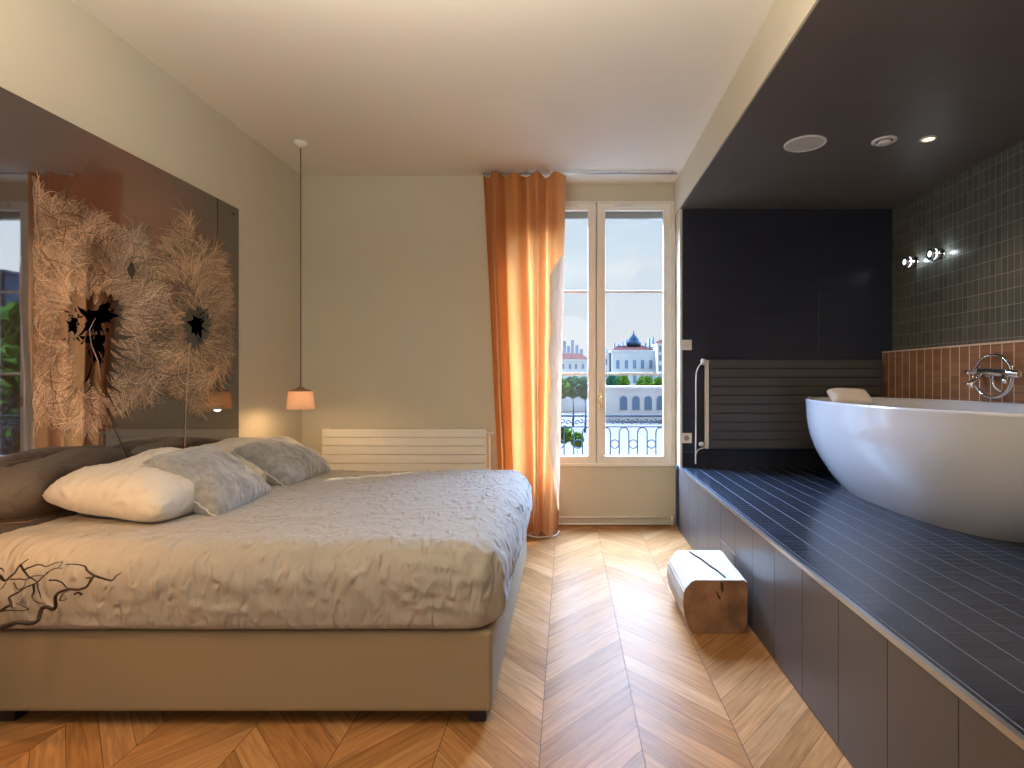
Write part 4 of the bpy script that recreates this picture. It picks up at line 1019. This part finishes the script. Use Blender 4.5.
cm = N_('ShaderNodeMapRange'); cm.inputs[1].default_value = .55; cm.inputs[2].default_value = .75; cm.inputs[4].default_value = .5; Lk(nz.outputs['Fac'], cm.inputs[0])
mixc = N_('ShaderNodeMix'); mixc.data_type = 'RGBA'; Lk(cm.outputs[0], mixc.inputs[0]); Lk(rp.outputs[0], mixc.inputs[6]); mixc.inputs[7].default_value = (.95, .93, .92, 1)
# brightness: rises high up in the sky and towards the sun on the right
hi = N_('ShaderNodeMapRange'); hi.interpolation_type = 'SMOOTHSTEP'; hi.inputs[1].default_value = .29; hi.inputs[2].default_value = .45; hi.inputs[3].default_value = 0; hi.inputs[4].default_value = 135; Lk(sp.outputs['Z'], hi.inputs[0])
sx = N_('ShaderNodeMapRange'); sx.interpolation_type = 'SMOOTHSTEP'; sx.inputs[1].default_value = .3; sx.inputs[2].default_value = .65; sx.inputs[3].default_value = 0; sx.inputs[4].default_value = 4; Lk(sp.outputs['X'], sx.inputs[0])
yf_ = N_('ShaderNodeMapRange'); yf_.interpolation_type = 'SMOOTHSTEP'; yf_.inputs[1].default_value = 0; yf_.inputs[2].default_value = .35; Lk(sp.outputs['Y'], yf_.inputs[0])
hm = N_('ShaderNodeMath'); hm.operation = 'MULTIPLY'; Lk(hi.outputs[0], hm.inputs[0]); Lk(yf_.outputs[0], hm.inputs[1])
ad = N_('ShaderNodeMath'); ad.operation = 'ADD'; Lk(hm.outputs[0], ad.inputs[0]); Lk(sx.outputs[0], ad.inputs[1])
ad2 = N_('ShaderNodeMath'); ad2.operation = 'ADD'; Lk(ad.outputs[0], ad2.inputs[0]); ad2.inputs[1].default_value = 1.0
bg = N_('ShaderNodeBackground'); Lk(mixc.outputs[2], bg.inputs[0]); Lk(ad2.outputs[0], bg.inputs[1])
out = N_('ShaderNodeOutputWorld'); Lk(bg.outputs[0], out.inputs[0])
w.cycles.sampling_method = 'MANUAL'; w.cycles.sample_map_resolution = 512

sun = bpy.data.lights.new('sun', 'SUN'); sun.energy = 10; sun.color = (1, .80, .58); sun.angle = rad(.6)
so = bpy.data.objects.new('sun', sun); so.rotation_mode = 'QUATERNION'; so.rotation_quaternion = Vector((-35, -28, -35)).to_track_quat('-Z', 'Y'); col.objects.link(so)
po = bpy.data.lights.new('window_portal', 'AREA'); po.shape = 'RECTANGLE'; po.size = (113 + 51) * S; po.size_y = 2.35; po.cycles.is_portal = True
oo = bpy.data.objects.new('window_portal', po); oo.location = (31 * S, YW + .1, HC + 46 * S); oo.rotation_euler = (-PI / 2, 0, 0); col.objects.link(oo)
def area(name, loc, target, sx_, sy_, power, color):
    l = bpy.data.lights.new(name, 'AREA'); l.shape = 'RECTANGLE'; l.size = sx_; l.size_y = sy_; l.energy = power; l.color = color
    o = bpy.data.objects.new(name, l); o.location = loc; o.rotation_mode = 'QUATERNION'; o.rotation_quaternion = (Vector(target) - Vector(loc)).to_track_quat('-Z', 'Y'); col.objects.link(o); return o
area('rear_fill_light', (-.5, YR + .05, 1.6), (-.4, 5, 1.9), 2.6, 2.2, 34, (1, .96, .90))  # added fill behind the camera; the rear wall has no opening here
area('ceiling_fill_light', (-.6, .9, 2.25), (-.6, .9001, 3.0), 2.0, 1.6, 84, (1, .90, .76))  # added fill aimed at the ceiling above the frame, no fixture modelled

cam = bpy.data.cameras.new('camera'); cam.sensor_width = 36; cam.lens = 559.5 / 1024 * 36
cam.shift_x = -(CX - 512) / 1024; cam.shift_y = -(384 - CY) / 1024; cam.clip_start = .05; cam.clip_end = 1000
co = bpy.data.objects.new('camera', cam); co.location = (0, 0, HC); co.rotation_euler = (PI / 2, 0, 0); col.objects.link(co); sc.camera = co
sc.view_settings.view_transform = 'Standard'; sc.view_settings.look = 'None'; sc.view_settings.gamma = 1; sc.view_settings.use_curve_mapping = False
sc.view_settings.exposure = 0
c_ = sc.cycles; c_.use_denoising = True; c_.max_bounces = 8; c_.diffuse_bounces = 5; c_.glossy_bounces = 4; c_.transparent_max_bounces = 12; c_.sample_clamp_indirect = 4
c_.caustics_reflective = False; c_.caustics_refractive = False
